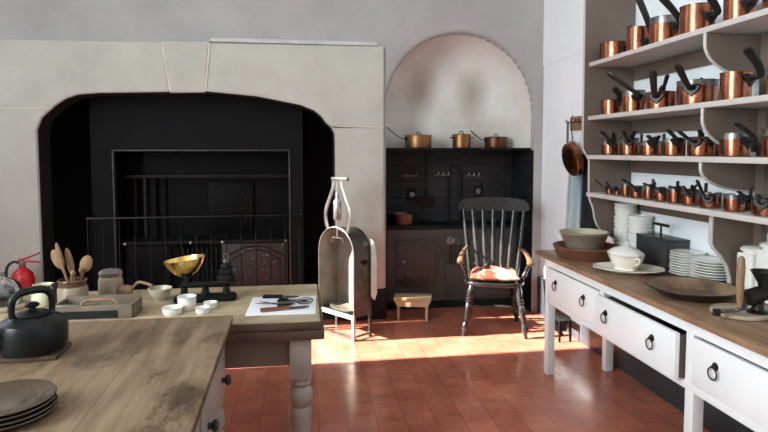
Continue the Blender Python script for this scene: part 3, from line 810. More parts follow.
# crest rail: curved board with dipped ends
b = new(); n = 16; F = []
for i in range(n + 1):
    u = -1 + 2 * i / n
    x = u * .305; yb = backy(1.02) + .03 * (1 - u * u) - .012
    zt = 1.095 - .03 * u * u - (.03 if abs(u) > .99 else 0); zb = .965 + .012 * (1 - u * u) + (.025 if abs(u) > .99 else 0)
    F.append([b.verts.new((x, yb - .013, zb)), b.verts.new((x, yb + .013, zb)), b.verts.new((x, yb + .03, zt)), b.verts.new((x, yb + .004, zt))])
for A, B in zip(F, F[1:]):
    for k in range(4): b.faces.new((A[k], A[(k + 1) % 4], B[(k + 1) % 4], B[k]))
b.faces.new(F[0]); b.faces.new(F[-1][::-1])
bmesh.ops.bevel(b, geom=[e for e in b.edges if e.calc_face_angle(0) > .8], offset=.005, segments=2, affect='EDGES')
obj('crest_rail', b, M['chair'], t)
for s_ in (-1, 1):
    b = new()
    pts = curve([(s_ * .222, backy(.66), .665), (s_ * .25, .06, .66), (s_ * .27, -.06, .635), (s_ * .277, -.15, .615), (s_ * .275, -.2, .6)], 6)
    n = len(pts)
    tube(b, pts, [.017 + .016 * (i / (n - 1)) ** 2 for i in range(n - 1)] + [.02], 10, flat=.6, up=(0, 0, 1)); tag(obj('arm', b, M['arm_wear'], t), 'arm worn to brown wood')
    b = new(); P0, P1 = (s_ * .215, -.12, .435), (s_ * .272, -.16, .605)
    lathe(b, [(.012, 0), (.012, .02), (.02, .05), (.021, .07), (.013, .085), (.018, .092), (.013, .1), (.016, .13), (.012, .178)], 12, along(P0, P1), True, True); obj('arm_support', b, M['chair'], t)

# cushion on the seat
t = thing('seat_cushion', 'cream and rust printed cushion lying on the Windsor chair seat', 'cushion', (CH[0], CH[1], .458), CR)
b = new(); N = 24
def pil(u, v, sgn):
    e = (1 - abs(u) ** 4) * (1 - abs(v) ** 4)
    w = .008 * math.sin(u * 7 + v * 3) * e
    wid = .206 - .018 * (v + 1) / 2
    return Vector((u * wid * (1 - .05 * v * v), v * .172 * (1 - .05 * u * u) - .034, .02 + sgn * (.036 * max(e, 0) ** .45) + (w if sgn > 0 else 0) + (.012 * max(e, 0) if sgn > 0 else 0)))
G = {}
for sg in (1, -1):
    for i in range(N + 1):
        for j in range(N + 1):
            edge = i in (0, N) or j in (0, N)
            key = (i, j, 0 if edge else sg)
            if key not in G: G[key] = b.verts.new(pil(-1 + 2 * i / N, -1 + 2 * j / N, sg))
    for i in range(N):
        for j in range(N):
            q = [G[(a, c, 0 if (a in (0, N) or c in (0, N)) else sg)] for a, c in ((i, j), (i + 1, j), (i + 1, j + 1), (i, j + 1))]
            b.faces.new(q if sg > 0 else q[::-1])
obj('cover', b, M['cushion'], t, ang=80)
for s_ in (-1, 1):
    b = new(); tube(b, curve([(s_ * .06, .125, .03), (s_ * .068, .14, .055), (s_ * .05 + .012, .132, .085), (s_ * .07, .09, .06), (s_ * .075, .05, .055)], 5), .009, 8, flat=.4); obj('tie', b, M['ribbon'], t)

# ------------------------------------------------------------------ hastener (tin roasting screen with bottle jack)
HR = math.radians(-52)
t = thing('roasting_screen', 'tall arched tin roasting screen on legs beside the fireplace pier', 'roasting screen', (.246, 4.562, 0), HR)
W2, DP, ZB, ZS = .2125, .20, .195, .68
archp = [(-W2, ZB)] + [(-W2, ZS)] + [(-W2 * math.cos(PI * k / 20), ZS + .21 * math.sin(PI * k / 20)) for k in range(1, 20)] + [(W2, ZS), (W2, ZB)]
def shell(off, y0, y1, z0):
    b = new()
    f = lambda p, o: ((p[0] - math.copysign(o, p[0]) * (abs(p[0]) > .02), p[1] - (o if p[1] > ZS else 0)))
    A = [b.verts.new((f(p, off)[0], y0, max(f(p, off)[1], z0))) for p in archp]; B = [b.verts.new((f(p, off)[0] * .97, y1, max(f(p, off)[1] * .985, z0))) for p in archp]
    for i in range(len(A) - 1): b.faces.new((A[i], A[i + 1], B[i + 1], B[i]))
    b.faces.new(B)
    bmesh.ops.triangulate(b, faces=[b.faces[-1]]) if False else None
    return b
obj('hood', shell(0, 0, DP, ZB), M['sheet'], t)
tag(obj('inner_lining', shell(.004, .001, DP - .004, ZB + .004), M['sheet_in'], t), 'dull buff inside of the hood')
b = new(); tube(b, [(p[0], 0, p[1]) for p in archp], .0042, 8); obj('front_rim', b, M['blade_bright'], t)
b = new(); box(b, -W2 - .004, W2 + .004, -.012, .008, .172, ZB + .008, .003); obj('front_rail', b, M['white_sunlit_metal'], t)
b = new(); box(b, -W2, W2, .008, DP, .185, .197); obj('drip_tray', b, M['sheet'], t)
b = new(); lathe(b, [(0, .198), (.1, .198), (.125, .206), (.135, .222), (.13, .222), (.1, .208), (0, .204)], 28, Matrix.Translation((.0, .102, 0)) @ Matrix.Diagonal((1.25, .66, 1, 1))); obj('dripping_pan', b, M['sheet_in'], t)
for x in (-W2 + .012, W2 - .012):
    for y in (.005, DP - .015):
        b = new(); box(b, x - .012, x + .012, y - .012, y + .012, 0, .186, .003); obj('leg', b, M['white_sunlit_metal'] if y < .1 else M['sheet'], t)  # front legs take the sunlit colour, rear legs the bare sheet
b = new(); box(b, -W2 + .02, W2 - .02, .0, .012, .02, .032); box(b, W2 - .02, W2 - .008, .01, DP - .02, .02, .032); obj('foot_rail', b, M['sheet'], t)
b = new(); box(b, W2 - .002, W2 + .016, .07, .15, .615, .628, .003); box(b, W2 - .002, W2 + .022, .095, .125, .60, .628, .003); obj('side_handle', b, M['iron'], t)
# hinged back door standing open, sunlight put into its pale colour
b = new(); prism(b, [(0, .80), (.035, .76), (.05, .66), (.05, .36), (.03, .30), (0, .33)], 'y', -.006, .006, Matrix.Translation((W2 + .002, DP - .01, 0)) @ Matrix.Rotation(math.radians(22), 4, 'Z'))
tag(obj('back_door', b, M['white_sunlit_metal'], t), 'pale open back door')
# bottle jack frame above the hood
for s_ in (-1, 1):
    b = new()
    pts = curve([(s_ * .115, .02, .845), (s_ * .145, .02, .94), (s_ * .14, .02, 1.02), (s_ * .085, .02, 1.13), (s_ * .05, .02, 1.21), (s_ * .05, .02, 1.285)], 6)
    tube(b, pts, .021, 8, flat=.3, up=(0, 1, 0)); obj('jack_strap', b, M['sheet'], t)
b = new(); box(b, -.062, .125, .008, .032, 1.265, 1.29, .003); obj('jack_bracket', b, M['sheet'], t)
b = new(); lathe(b, [(0, 1.265), (.006, 1.265), (.006, 1.17), (.014, 1.16), (.014, 1.12), (.03, 1.10), (.033, 1.09), (.033, .955), (.026, .945), (.006, .94), (.006, .80), (0, .80)], 20, Matrix.Translation((0, .02, 0))); obj('bottle_jack', b, M['blade_bright'], t)
b = new(); tube(b, [(-.06, .02, .80), (.06, .02, .80)], .006, 6); tube(b, [(-.06, .02, .80), (-.07, .02, .775), (-.055, .02, .765)], .004, 6); tube(b, [(.06, .02, .80), (.07, .02, .775), (.055, .02, .765)], .004, 6); obj('jack_hook', b, M['sheet'], t)

# ------------------------------------------------------------------ tables
def turned_leg(x, y, ztop, zblock, prof, half=.048):
    b = new()
    box(b, x - half, x + half, y - half, y + half, zblock, ztop, .004)
    lathe(b, [(r, z) for r, z in prof], 24, Matrix.Translation((x, y, 0)), True, True)
    return b
TPROF = [(.030, 0), (.034, .03), (.036, .06), (.030, .09), (.034, .13), (.042, .22), (.046, .30), (.047, .338), (.040, .348), (.036, .354), (.044, .366), (.050, .385), (.052, .405), (.050, .425), (.043, .44), (.036, .448), (.044, .456), (.046, .466), (.040, .474), (.042, .482), (.046, .495)]
t = thing('work_table', 'long kitchen table with thick pale top and turned legs, far end of foreground', 'table', (0, 0, 0))
t['label'] = 'thick-topped pale table with turned leg carrying the brass scales'
b = new(); box(b, -1.75, .064, 2.468, 3.165, .722, .760, .006); obj('tabletop', b, M['table_b'], t)
b = new(); box(b, -1.75, .072, 2.4605, 2.4675, .7225, .757, .003); box(b, .0645, .072, 2.4675, 3.165, .7225, .757, .003); tag(obj('lipping', b, M['dark_wood'], t), 'dark strip along the top edge')
b = new(); box(b, -1.76, .082, 2.456, 3.175, .676, .7215, .010); obj('top_edge', b, M['dark_wood'], t)
b = new(); box(b, -1.66, -.03, 2.515, 2.545, .548, .676); box(b, -1.66, -.03, 3.09, 3.12, .548, .676); box(b, -.05, -.02, 2.53, 3.1, .548, .676); obj('apron', b, M['apron_shaded_paint'], t)
for x in (-.023, -1.66):
    for y in (2.535, 3.09): obj('leg', turned_leg(x, y, .676, .492, TPROF), M['table_paint'], t)

t = thing('kitchen_table', 'large scrubbed plank table in front carrying kettle and brown plates', 'table', (-.306, 2.452, 0), math.radians(1.2))
b = new(); box(b, -1.5, 0, -1.75, 0, .772, .805, .006); obj('tabletop', b, M['table_top'], t)
b = new(); box(b, -1.45, -.035, -1.7, -.035, .70, .765); box(b, -.06, -.035, -1.65, -.06, .49, .765, .002); box(b, -1.4, -.06, -.065, -.04, .49, .765, .002); obj('apron', b, M['table_paint'], t)
for x in (-.082, -1.4):
    for y in (-.085, -1.62): obj('leg', turned_leg(x, y, .765, .485, [(r, z * .98) for r, z in TPROF], .044), M['table_paint'], t)
for yc in (-.385, -1.15):
    b = new(); box(b, -.036, -.026, yc - .3, yc + .3, .515, .735, .003); d = obj('drawer', b, M['table_paint'], t)
    for yk in (yc + .19, yc - .19):
        b = new(); lathe(b, [(0, 0), (.012, 0), (.010, .01), (.019, .02), (.021, .028), (.014, .036), (0, .038)], 16, Matrix.Translation((-.027, yk, .60)) @ Matrix.Rotation(PI / 2, 4, 'Y')); obj('knob', b, M['black_rubber'], d)

# ------------------------------------------------------------------ things on the front table
ZA, ZB2 = .8052, .7602
t = thing('kettle_board', 'small dark wooden board under the black kettle', 'board', (-.93, 2.055, ZA), math.radians(3))
b = new(); box(b, -.16, .105, -.075, .075, 0, .016, .004); obj('board', b, M['dark_wood'], t); 
KC = (-.922, 2.06, ZA + .0165)
t = thing('kettle', 'black iron kettle with tall arched handle on a small board', 'kettle', KC, math.radians(226))
b = new(); lathe(b, [(0, 0), (.085, 0), (.098, .006), (.104, .02), (.107, .06), (.106, .092), (.102, .103), (.085, .112), (.062, .120), (.058, .122), (0, .122)], 40); obj('body', b, M['kettle'], t)
b = new(); lathe(b, [(.054, .1225), (.056, .127), (.045, .133), (.018, .138), (.012, .141), (.011, .146), (.021, .151), (.023, .158), (.015, .164), (0, .166)], 32); obj('lid', b, M['kettle'], t)
b = new(); tube(b, curve([(.09, 0, .045), (.125, 0, .06), (.150, 0, .092), (.168, 0, .112)], 6), [.026 - .0008 * i for i in range(19)], 14); obj('spout', b, M['kettle'], t)
b = new(); pts = curve([(.062, 0, .115), (.064, 0, .155), (.058, 0, .185), (.03, 0, .203), (-.03, 0, .203), (-.058, 0, .185), (-.064, 0, .155), (-.062, 0, .115)], 6)
n = len(pts); tube(b, pts, [.0105 + .003 * math.sin(PI * i / (n - 1)) ** 2 for i in range(n)], 10); obj('handle', b, M['kettle'], t)
for s_ in (-1, 1):
    b = new(); lathe(b, [(0, 0), (.011, 0), (.012, .012), (.008, .022), (0, .024)], 12, Matrix.Translation((s_ * .062, 0, .106))); obj('handle_lug', b, M['steel_edge'], t)

PL = ['brown glazed plate at the bottom of the front stack', 'brown glazed plate second from bottom of front stack', 'brown glazed plate second from top of front stack', 'brown glazed plate topmost on the front stack']
for k in range(4):
    t = thing('brown_plate', PL[k], 'plate', (-.782 + .003 * (k % 2), 1.575 - .002 * k, ZA + k * .0125), 0, 'brown plates on the front table')
    b = new(); lathe(b, [(0, .002), (.07, 0), (.074, .004), (.085, .008), (.117, .013), (.12, .016), (.118, .0185), (.088, .0125), (.078, .009), (.072, .0075), (0, .0075)], 48); obj('plate', b, M['plate_brown'], t)

# crock of wooden spoons
CK = (-1.088, 2.835, ZB2)
t = thing('stoneware_crock', 'stoneware crock holding wooden spoons on the thick-topped table', 'crock', CK)
CS = Matrix.Diagonal((1.04, 1.04, .88, 1))
b = new(); lathe(b, [(0, 0), (.058, 0), (.062, .005), (.063, .02), (.063, .105), (.058, .118), (.055, .122), (.049, .122), (.056, .1), (.056, .012), (0, .008)], 36, CS); obj('body', b, M['stoneware'], t)
b = new(); lathe(b, [(.0575, .119), (.056, .132), (.059, .146), (.062, .150), (.060, .156), (.052, .156), (.050, .14), (.050, .121)], 36, CS); tag(obj('rim', b, M['brown_glaze'], t), 'brown glazed rim')
def spoon(p0, p1, bw, bl, label, face=(0, -1, 0), mt='spoon_wood', name='wooden_spoon', cat='spoon', fork=False):
    p0, p1 = Vector(p0), Vector(p1)
    d = (p1 - p0); L = d.length
    t = thing(name, label, cat, p0, 0, 'wooden spoons in the crock')
    q = along((0, 0, 0), d)
    # turn the blade broadside to its facing
    z = d.normalized(); fy = Vector(face); fy = (fy - z * fy.dot(z)).normalized(); fx = fy.cross(z)
    R = Matrix((fx, fy, z)).transposed().to_4x4()
    b = new()
    N = 16
    rings = []
    prof = [(0, .006), (.3, .006), (.6, .0055)]
    for s_, r in prof: rings.append([(r * math.cos(2 * PI * k / N), r * math.sin(2 * PI * k / N), s_ * (L - bl)) for k in range(N)])
    for i in range(11):
        u = i / 10; w = max(.0055 if u < .5 else bw * .22, bw * math.sqrt(max(0, 1 - (2 * u - 1) ** 2)))
        th = .0055 + .002 * math.sin(PI * u)
        cup = -.004 * math.sin(PI * u)
        rings.append([(w * math.cos(2 * PI * k / N), th * math.sin(2 * PI * k / N) * (1 if u < 1 else .4) - cup * (1 - abs(math.cos(2 * PI * k / N))), (L - bl) + bl * u) for k in range(N)])
    V = [[b.verts.new(R @ Vector(p)) for p in rg] for rg in rings]
    for A, B in zip(V, V[1:]):
        for k in range(N): b.faces.new((A[k], A[(k + 1) % N], B[(k + 1) % N], B[k]))
    b.faces.new(V[0][::-1]); b.faces.new(V[-1])
    obj('spoon', b, M[mt], t, ang=60)
cx_, cy_, cz_ = CK
def sp(dx0, dy0, dx1, dy1, z1, bw, bl, label, **k): spoon((cx_ + dx0, cy_ + dy0, cz_ + .015), (cx_ + dx1, cy_ + dy1, z1 - .018), bw, bl, label, **k)
sp(.03, .0, -.085, .01, 1.055, .026, .10, 'broad wooden spoon leaning toward the extinguisher in the crock')
sp(.012, -.02, -.062, -.01, 1.09, .013, .12, 'slim tall wooden spatula standing highest in the crock')
sp(.02, .022, -.03, .022, 1.06, .017, .14, 'pale flat wooden spatula in the middle of the crock')
sp(-.010, .034, .066, .030, 1.02, .029, .085, 'round wooden spoon leaning out toward the lidded jar')
sp(-.02, -.03, .02, -.035, .965, .012, .03, 'short wooden handle at the front of the crock')
sp(.030, .008, .036, .010, .968, .011, .03, 'short wooden handle at the back of the crock')
sp(.016, -.004, .012, -.012, .958, .010, .03, 'shortest wooden handle in the centre of the crock')

# wooden tray with wire handle and palette knife
t = thing('wooden_trough', 'shallow grey wooden trough with rope bail handle beside the crock', 'trough', (-.925, 2.69, ZB2), math.radians(-1))
b = new(); box(b, -.165, .165, -.066, .066, 0, .012, .002); obj('base', b, M['tray_wood'], t)
for s_ in (-1, 1):
    b = new(); box(b, -.165, .165, s_ * .066 - .006, s_ * .066 + .006, 0, .075 if s_ > 0 else .062, .003); obj('side', b, M['tray_wood'], t)
    b = new(); box(b, s_ * .165 - .007, s_ * .165 + .007, -.0599, .0599, 0, .065, .003); obj('end', b, M['tray_wood'], t)
b = new(); box(b, -.12, .105, -.0735, -.0718, .005, .038); obj('front_slot', b, M['soot'], t)
b = new(); tube(b, curve([(-.05, -.066, .062), (-.03, -.066, .082), (.04, -.065, .088), (.09, -.066, .082), (.105, -.066, .062)], 6), .006, 8); tag(obj('bail_handle', b, M['spoon_wood'], t), 'bent cane handle')
t = thing('palette_knife', 'flat bright palette knife lying across the trough edge', 'knife', (-1.01, 2.626, ZB2 + .0628), math.radians(1))
b = new(); box(b, -.07, .03, -.011, .011, 0, .003, .001); obj('blade', b, M['blade_bright'], t)
b = new(); tube(b, [(.03, 0, .004), (.05, .002, .006), (.11, .004, .006)], [.004, .007, .006], 8); obj('handle', b, M['tray_wood'], t)

# lidded jar
t = thing('lidded_jar', 'squat brown stoneware jar with grey lid behind the trough', 'jar', (-.985, 3.045, ZB2))
b = new(); lathe(b, [(0, 0), (.055, 0), (.059, .006), (.060, .02), (.058, .085), (.052, .1), (.047, .105), (0, .105)], 32); obj('body', b, M['stoneware'], t)
b = new(); lathe(b, [(.047, .1), (.052, .106), (.056, .112), (.056, .124), (.045, .134), (0, .138)], 32); obj('lid', b, M['lid_grey'], t)

# scoop leaning into a bowl
t = thing('mixing_bowl', 'cream pottery bowl between the trough and the scales', 'bowl', (-.715, 2.92, ZB2))
b = new(); lathe(b, [(0, 0), (.026, 0), (.028, .006), (.048, .03), (.056, .058), (.058, .062), (.054, .062), (.044, .032), (.02, .012), (0, .010)], 32); obj('bowl', b, M['cream_ware'], t)
t = thing('wooden_scoop', 'brown wooden scoop with its handle propped on the cream bowl', 'scoop', (-.88, 3.02, ZB2 + .001))
b = new(); lathe(b, [(0, 0), (.022, 0), (.028, .02), (.03, .06), (.0265, .062), (.024, .02), (0, .006)], 20, Matrix.Translation((0, 0, .03)) @ Matrix.Rotation(math.radians(-90), 4, 'Y') @ Matrix.Translation((0, 0, -.005))); obj('cup', b, M['grip_wood'], t)
b = new(); tube(b, curve([(.002, 0, .035), (.04, -.02, .073), (.09, -.06, .076), (.125, -.082, .068)], 5), .007, 8); obj('handle', b, M['grip_wood'], t)

# small white dishes
def ramekin(loc, r, h, label, cat='ramekin', flare=1.04):
    t = thing('ramekin', label, cat, loc, 0, 'small white dishes by the scales')
    b = new(); lathe(b, [(0, .003), (r * .84, 0), (r * .9, .003), (r * .97, h * .6), (r, h * .95), (r * flare, h), (r * .93, h), (r * .88, h * .5), (r * .82, .008), (0, .008)], 32); obj('dish', b, M['white_china'], t)
ramekin((-.55, 2.735, ZB2), .043, .062, 'tallest white ramekin in front of the scales')
ramekin((-.60, 2.66, ZB2), .045, .032, 'wide low white dish nearest the trough end')
ramekin((-.466, 2.655, ZB2), .033, .028, 'small white dish nearest the front table edge')
ramekin((-.444, 2.735, ZB2), .032, .03, 'small white dish tucked against the scale base')

# balance scales
t = thing('balance_scale', 'black iron balance scales with brass pan on the pale table', 'scales', (-.49, 2.885, ZB2), math.radians(4))
b = new()
prism(b, [(-.135, -.05), (.135, -.05), (.15, -.03), (.15, .03), (.135, .05), (-.135, .05), (-.15, .03), (-.15, -.03)], 'z', 0, .026)
bmesh.ops.bevel(b, geom=[e for e in b.edges if e.calc_face_angle(0) > .5], offset=.006, segments=2, affect='EDGES')
obj('base', b, M['iron'], t)
for x in (-.1, .0, .1):
    b = new(); lathe(b, [(.024, .024), (.03, .03), (.018, .042), (.015, .07), (.022, .08)], 20, Matrix.Translation((x, 0, 0)), True, True); obj('pillar', b, M['iron'], t)
b = new(); box(b, -.115, .12, -.02, .02, .076, .092, .006); obj('beam', b, M['iron'], t)
b = new(); lathe(b, [(0, .09), (.012, .09), (.012, .118), (.03, .124), (.03, .13), (0, .13)], 18, Matrix.Translation((-.085, 0, 0)), True); obj('pan_cradle', b, M['iron'], t)
b = new()
Mx = Matrix.Translation((-.085, 0, .128)) @ Matrix.Rotation(math.radians(-8), 4, 'Y') @ Matrix.Diagonal((1.0, .8, 1, 1))
lathe(b, [(0, 0), (.035, .003), (.06, .02), (.083, .052), (.098, .085), (.1, .086), (.086, .054), (.062, .024), (.035, .0065), (0, .004)], 40, Mx)
obj('brass_pan', b, M['brass'], t)
b = new(); lathe(b, [(0, .09), (.045, .09), (.047, .096), (.045, .1), (0, .1)], 24, Matrix.Translation((.1, 0, 0))); obj('weight_plate', b, M['iron'], t)
wl = ['largest black disc weight at the bottom of the scale stack', 'second black disc weight on the scale stack', 'third black disc weight on the scale stack', 'smallest weight with ring top on the scale stack']
z = ZB2 + .1005
for k, (r, h) in enumerate(((.044, .03), (.036, .027), (.028, .024), (.019, .022))):
    tt = thing('scale_weight', wl[k], 'weight', (-.49 + .0998, 2.885 + .007, z), 0, 'iron weights on the scales')
    b = new(); lathe(b, [(0, 0), (r * .95, 0), (r, .004), (r, h * .6), (r * .8, h * .9), (r * .4, h), (0, h)], 24); obj('disc', b, M['iron'] if k < 3 else M['pewter'], tt)
    if k == 3:
        b = new(); tube(b, [(.011 * math.cos(2 * PI * i / 14), 0, h + .012 + .013 * math.sin(2 * PI * i / 14)) for i in range(14)], .003, 6, closed=True); obj('ring', b, M['steel_edge'], tt)
    z += h + .0006

# white sheet with old knives
t = thing('white_tray', 'flat white enamel tray under old knives on the pale table', 'tray', (-.105, 2.735, ZB2), math.radians(-1.5))
b = new(); box(b, -.16, .155, -.165, .15, 0, .006, .0025); obj('tray', b, M['paper'], t)
ZT = ZB2 + .0064
def knife(name, label, a, bpt, hl, bw, hm, bm_, z=ZT, cat='knife'):
    a, bpt = Vector((*a, 0)), Vector((*bpt, 0)); d = bpt - a; L = d.length
    t = thing(name, label, cat, (a.x, a.y, z), math.atan2(d.y, d.x), 'old knives and tools on the white tray')
    b = new(); prism(b, [(0, -bw * .7), (hl, -bw * .45), (hl, bw * .45), (0, bw * .7)], 'z', 0, .014)
    bmesh.ops.bevel(b, geom=list(b.edges), offset=.003, segments=2, affect='EDGES'); obj('handle', b, hm, t)
    b = new(); prism(b, [(hl, -bw * .35), (hl + .012, -bw * .5), (L - .03, -bw * .5), (L, bw * .2), (L - .02, bw * .5), (hl, bw * .4)], 'z', .005, .0085); obj('blade', b, bm_, t)
    return t
knife('carving_knife', 'knife with reddish wooden handle at the front of the white tray', (-.205, 2.618), (.02, 2.655), .135, .026, M['knife_wood'], M['blade'])
knife('long_knife', 'long dark knife lying along the back of the white tray', (-.21, 2.868), (-.03, 2.845), .10, .024, M['iron'], M['blade'])
knife('small_cleaver', 'short broad dark blade in the middle of the white tray', (-.13, 2.79), (.01, 2.755), .045, .036, M['iron'], M['blade'])
t = thing('kitchen_shears', 'open dark iron shears among the knives on the white tray', 'shears', (-.165, 2.735, ZT), math.radians(-20), 'old knives and tools on the white tray')
for s_ in (-1, 1):
    b = new(); tube(b, [(.028 * math.cos(2 * PI * i / 14) + .075, s_ * .022 + .018 * math.sin(2 * PI * i / 14), .006) for i in range(14)], .004, 6, closed=True); obj('finger_ring', b, M['iron'], t)
    b = new(); prism(b, [(.045, s_ * .012), (.045, s_ * .004), (-.03, -s_ * .014), (-.065, -s_ * .024), (-.03, -s_ * .022)], 'z', .004 + (.003 if s_ > 0 else 0), .0065 + (.003 if s_ > 0 else 0)); obj('blade', b, M['blade'], t)
t = thing('wire_whisk', 'steel wire whisk at the far end of the white tray', 'whisk', (-.06, 2.71, ZT + .016), math.radians(12), 'old knives and tools on the white tray')
for k in range(4):
    a = PI * k / 4
    b = new(); tube(b, [(.02 + .08 * (1 - math.cos(2 * PI * i / 16)) / 2, .016 * math.sin(2 * PI * i / 16) * math.cos(a), .016 * math.sin(2 * PI * i / 16) * math.sin(a)) for i in range(16)], .0016, 5, closed=True); obj('wire', b, M['blade'], t)
b = new(); tube(b, [(-.07, 0, 0), (.022, 0, 0)], .007, 8); obj('handle', b, M['blade'], t)

# left end: glass cloche, cream jug, pewter casters, extinguisher
t = thing('glass_cloche', 'clear glass cloche on a round wooden stand at the table edge', 'cloche', (-1.415, 2.87, ZB2))
b = new(); lathe(b, [(0, 0), (.1, 0), (.105, .006), (.105, .018), (.1, .022), (0, .022)], 36); obj('stand', b, M['board_wood'], t)
b = new(); lathe(b, [(.085, .0225), (.086, .07), (.078, .105), (.05, .135), (.015, .146), (.01, .15), (.01, .155), (.018, .163), (.017, .172), (0, .176)], 36)
bmesh.ops.solidify(b, geom=b.faces[:], thickness=.0025); obj('dome', b, M['glass'], t)
t = thing('white_cake', 'round pale cake under the glass cloche', 'cake', (-1.415, 2.87, ZB2 + .0225))
b = new(); lathe(b, [(0, 0), (.066, 0), (.07, .006), (.069, .028), (.062, .036), (0, .04)], 32); obj('cake', b, M['white_china'], t)
t = thing('cream_jug', 'pale yellow jug seen through the kettle handle', 'jug', (-1.245, 2.90, ZB2))
b = new(); lathe(b, [(0, 0), (.042, 0), (.05, .01), (.054, .04), (.048, .075), (.042, .09), (.046, .102), (.042, .102), (.038, .09), (.044, .06), (.046, .03), (0, .01)], 32); obj('body', b, M['cream_soap'], t)
b = new(); tube(b, curve([(-.046, 0, .085), (-.072, 0, .082), (-.078, 0, .05), (-.05, 0, .026)], 5), .006, 8); obj('handle', b, M['cream_soap'], t)
for k, (x, y, h, lab) in enumerate(((-1.185, 2.86, .115, 'tallest dark pewter caster beside the crock'), (-1.145, 2.915, .105, 'dark pewter caster touching the crock side'), (-1.21, 2.955, .10, 'dark pewter caster behind the others near the crock'))):
    t = thing('pewter_caster', lab, 'caster', (x, y, ZB2), 0, 'pewter casters by the crock')
    b = new(); lathe(b, [(0, 0), (.02, 0), (.022, .005), (.016, .014), (.022, .035), (.024, h * .5), (.018, h * .68), (.02, h * .7)], 20, None, False, True); obj('body', b, M['pewter'], t)
    b = new(); lathe(b, [(.02, h * .7), (.021, h * .76), (.012, h * .9), (.006, h * .93), (.008, h * .97), (0, h)], 20); obj('lid', b, M['pewter'], t)
t = thing('folded_cloth', 'small crumpled white cloth between jug and crock', 'cloth', (-1.185, 2.76, ZB2))
b = new()
NN = 10
Gv = [[b.verts.new((-.035 + .07 * i / NN, -.03 + .06 * j / NN, .012 + .008 * math.sin(i * 1.3) * math.cos(j * 1.1))) for j in range(NN + 1)] for i in range(NN + 1)]
for i in range(NN):
    for j in range(NN): b.faces.new((Gv[i][j], Gv[i + 1][j], Gv[i + 1][j + 1], Gv[i][j + 1]))
r_ = bmesh.ops.solidify(b, geom=b.faces[:], thickness=.008); obj('cloth', b, M['paper'], t)

t = thing('fire_extinguisher', 'red fire extinguisher on the floor against the stone pier', 'fire extinguisher', (-2.2, 4.78, 0))
b = new(); lathe(b, [(0, 0), (.078, 0), (.082, .006), (.082, .50), (.07, .545), (.04, .575), (.024, .585), (.024, .60), (0, .60)], 32); obj('cylinder', b, M['red'], t)
b = new(); lathe(b, [(0, .60), (.022, .60), (.024, .62), (.018, .64), (0, .645)], 20); obj('valve', b, M['steel_edge'], t)
b = new(); tube(b, [(-.03, 0, .648), (.03, 0, .66), (.13, 0, .70)], [.013, .017, .012], 8, flat=.6); tube(b, [(-.02, 0, .628), (.05, 0, .635), (.13, 0, .625)], [.011, .015, .011], 8, flat=.6); obj('lever', b, M['red'], t)
b = new(); tube(b, curve([(-.02, 0, .625), (-.07, 0, .63), (-.11, -.01, .58), (-.112, -.01, .45), (-.10, -.01, .25)], 6), .011, 8); obj('hose', b, M['black_rubber'], t)

# ------------------------------------------------------------------ dresser
DX, DY0, DY1, DT = 1.60, .95, 3.60, .818
t = thing('kitchen_dresser', 'long pale painted dresser with ring-pull drawers and copper laden shelves', 'dresser', (0, 0, 0))
b = new(); box(b, 1.572, 2.135, DY0 - .03, 3.715, DT - .03, DT, .006); obj('counter_top', b, M['counter'], t)
# carcase frame: rails, stiles
b = new(); box(b, DX, DX + .04, DY0, DY1, .738, DT - .03); obj('top_rail', b, M['paint'], t)
b = new(); box(b, DX, DX + .04, DY0, DY1, .49, .525, .002); obj('bottom_rail', b, M['paint'], t)
DR = [(2.895, 3.555), (2.175, 2.845), (1.455, 2.125)]
for y0, y1 in ((3.557, 3.60), (2.847, 2.893), (2.127, 2.173), (1.405, 1.453)):
    b = new(); box(b, DX + .001, DX + .04, y0, y1, .525, .738); obj('stile', b, M['paint'], t)
b = new(); box(b, DX + .04, 2.12, DY1 - .025, DY1, .49, DT - .03); obj('end_panel', b, M['paint'], t)
b = new(); box(b, 2.105, 2.125, DY0, DY1 - .025, .49, DT - .03); box(b, DX + .04, 2.105, DY0, DY1 - .025, .49, .50); obj('carcase', b, M['shaded_tan'], t)
for y in (3.557, 2.128, .98):
    b = new(); box(b, DX, DX + .052, y - .01, y + .043, 0, .49, .004); obj('leg', b, M['paint'], t)
for y in (3.557, 2.128, .98):
    b = new(); box(b, 2.02, 2.075, y - .01, y + .043, 0, .49, .004); obj('leg', b, M['paint'], t)
PULL = {0: (3.43, 3.06), 1: (2.74, 2.34), 2: (1.985, 1.6)}
for k, (y0, y1) in enumerate(DR):
    out = (.0, .042, .004)[k]
    b = new(); box(b, DX - out - .004, DX + .018 - out, y0 + .004, y1 - .004, .528, .728, .003)
    d = obj('drawer', b, M['paint'], t)
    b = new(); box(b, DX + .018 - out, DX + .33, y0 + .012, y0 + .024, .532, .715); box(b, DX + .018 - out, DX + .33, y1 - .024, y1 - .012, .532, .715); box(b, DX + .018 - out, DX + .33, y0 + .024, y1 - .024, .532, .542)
    tag(obj('drawer_box', b, M['shaded_tan'], d), 'unpainted drawer sides')
    for yk in PULL[k]:
        xx = DX - out - .004
        b = new(); lathe(b, [(0, 0), (.016, 0), (.017, .003), (.010, .006), (.008, .014), (.005, .018), (0, .019)], 16, Matrix.Translation((xx, yk, .655)) @ Matrix.Rotation(-PI / 2, 4, 'Y'))
        tube(b, [(xx - .014, yk + .024 * math.sin(2 * PI * i / 20), .631 - .003 + .024 * math.cos(2 * PI * i / 20)) for i in range(20)], .0032, 7, closed=True)
        obj('ring_pull', b, M['ring'], d)
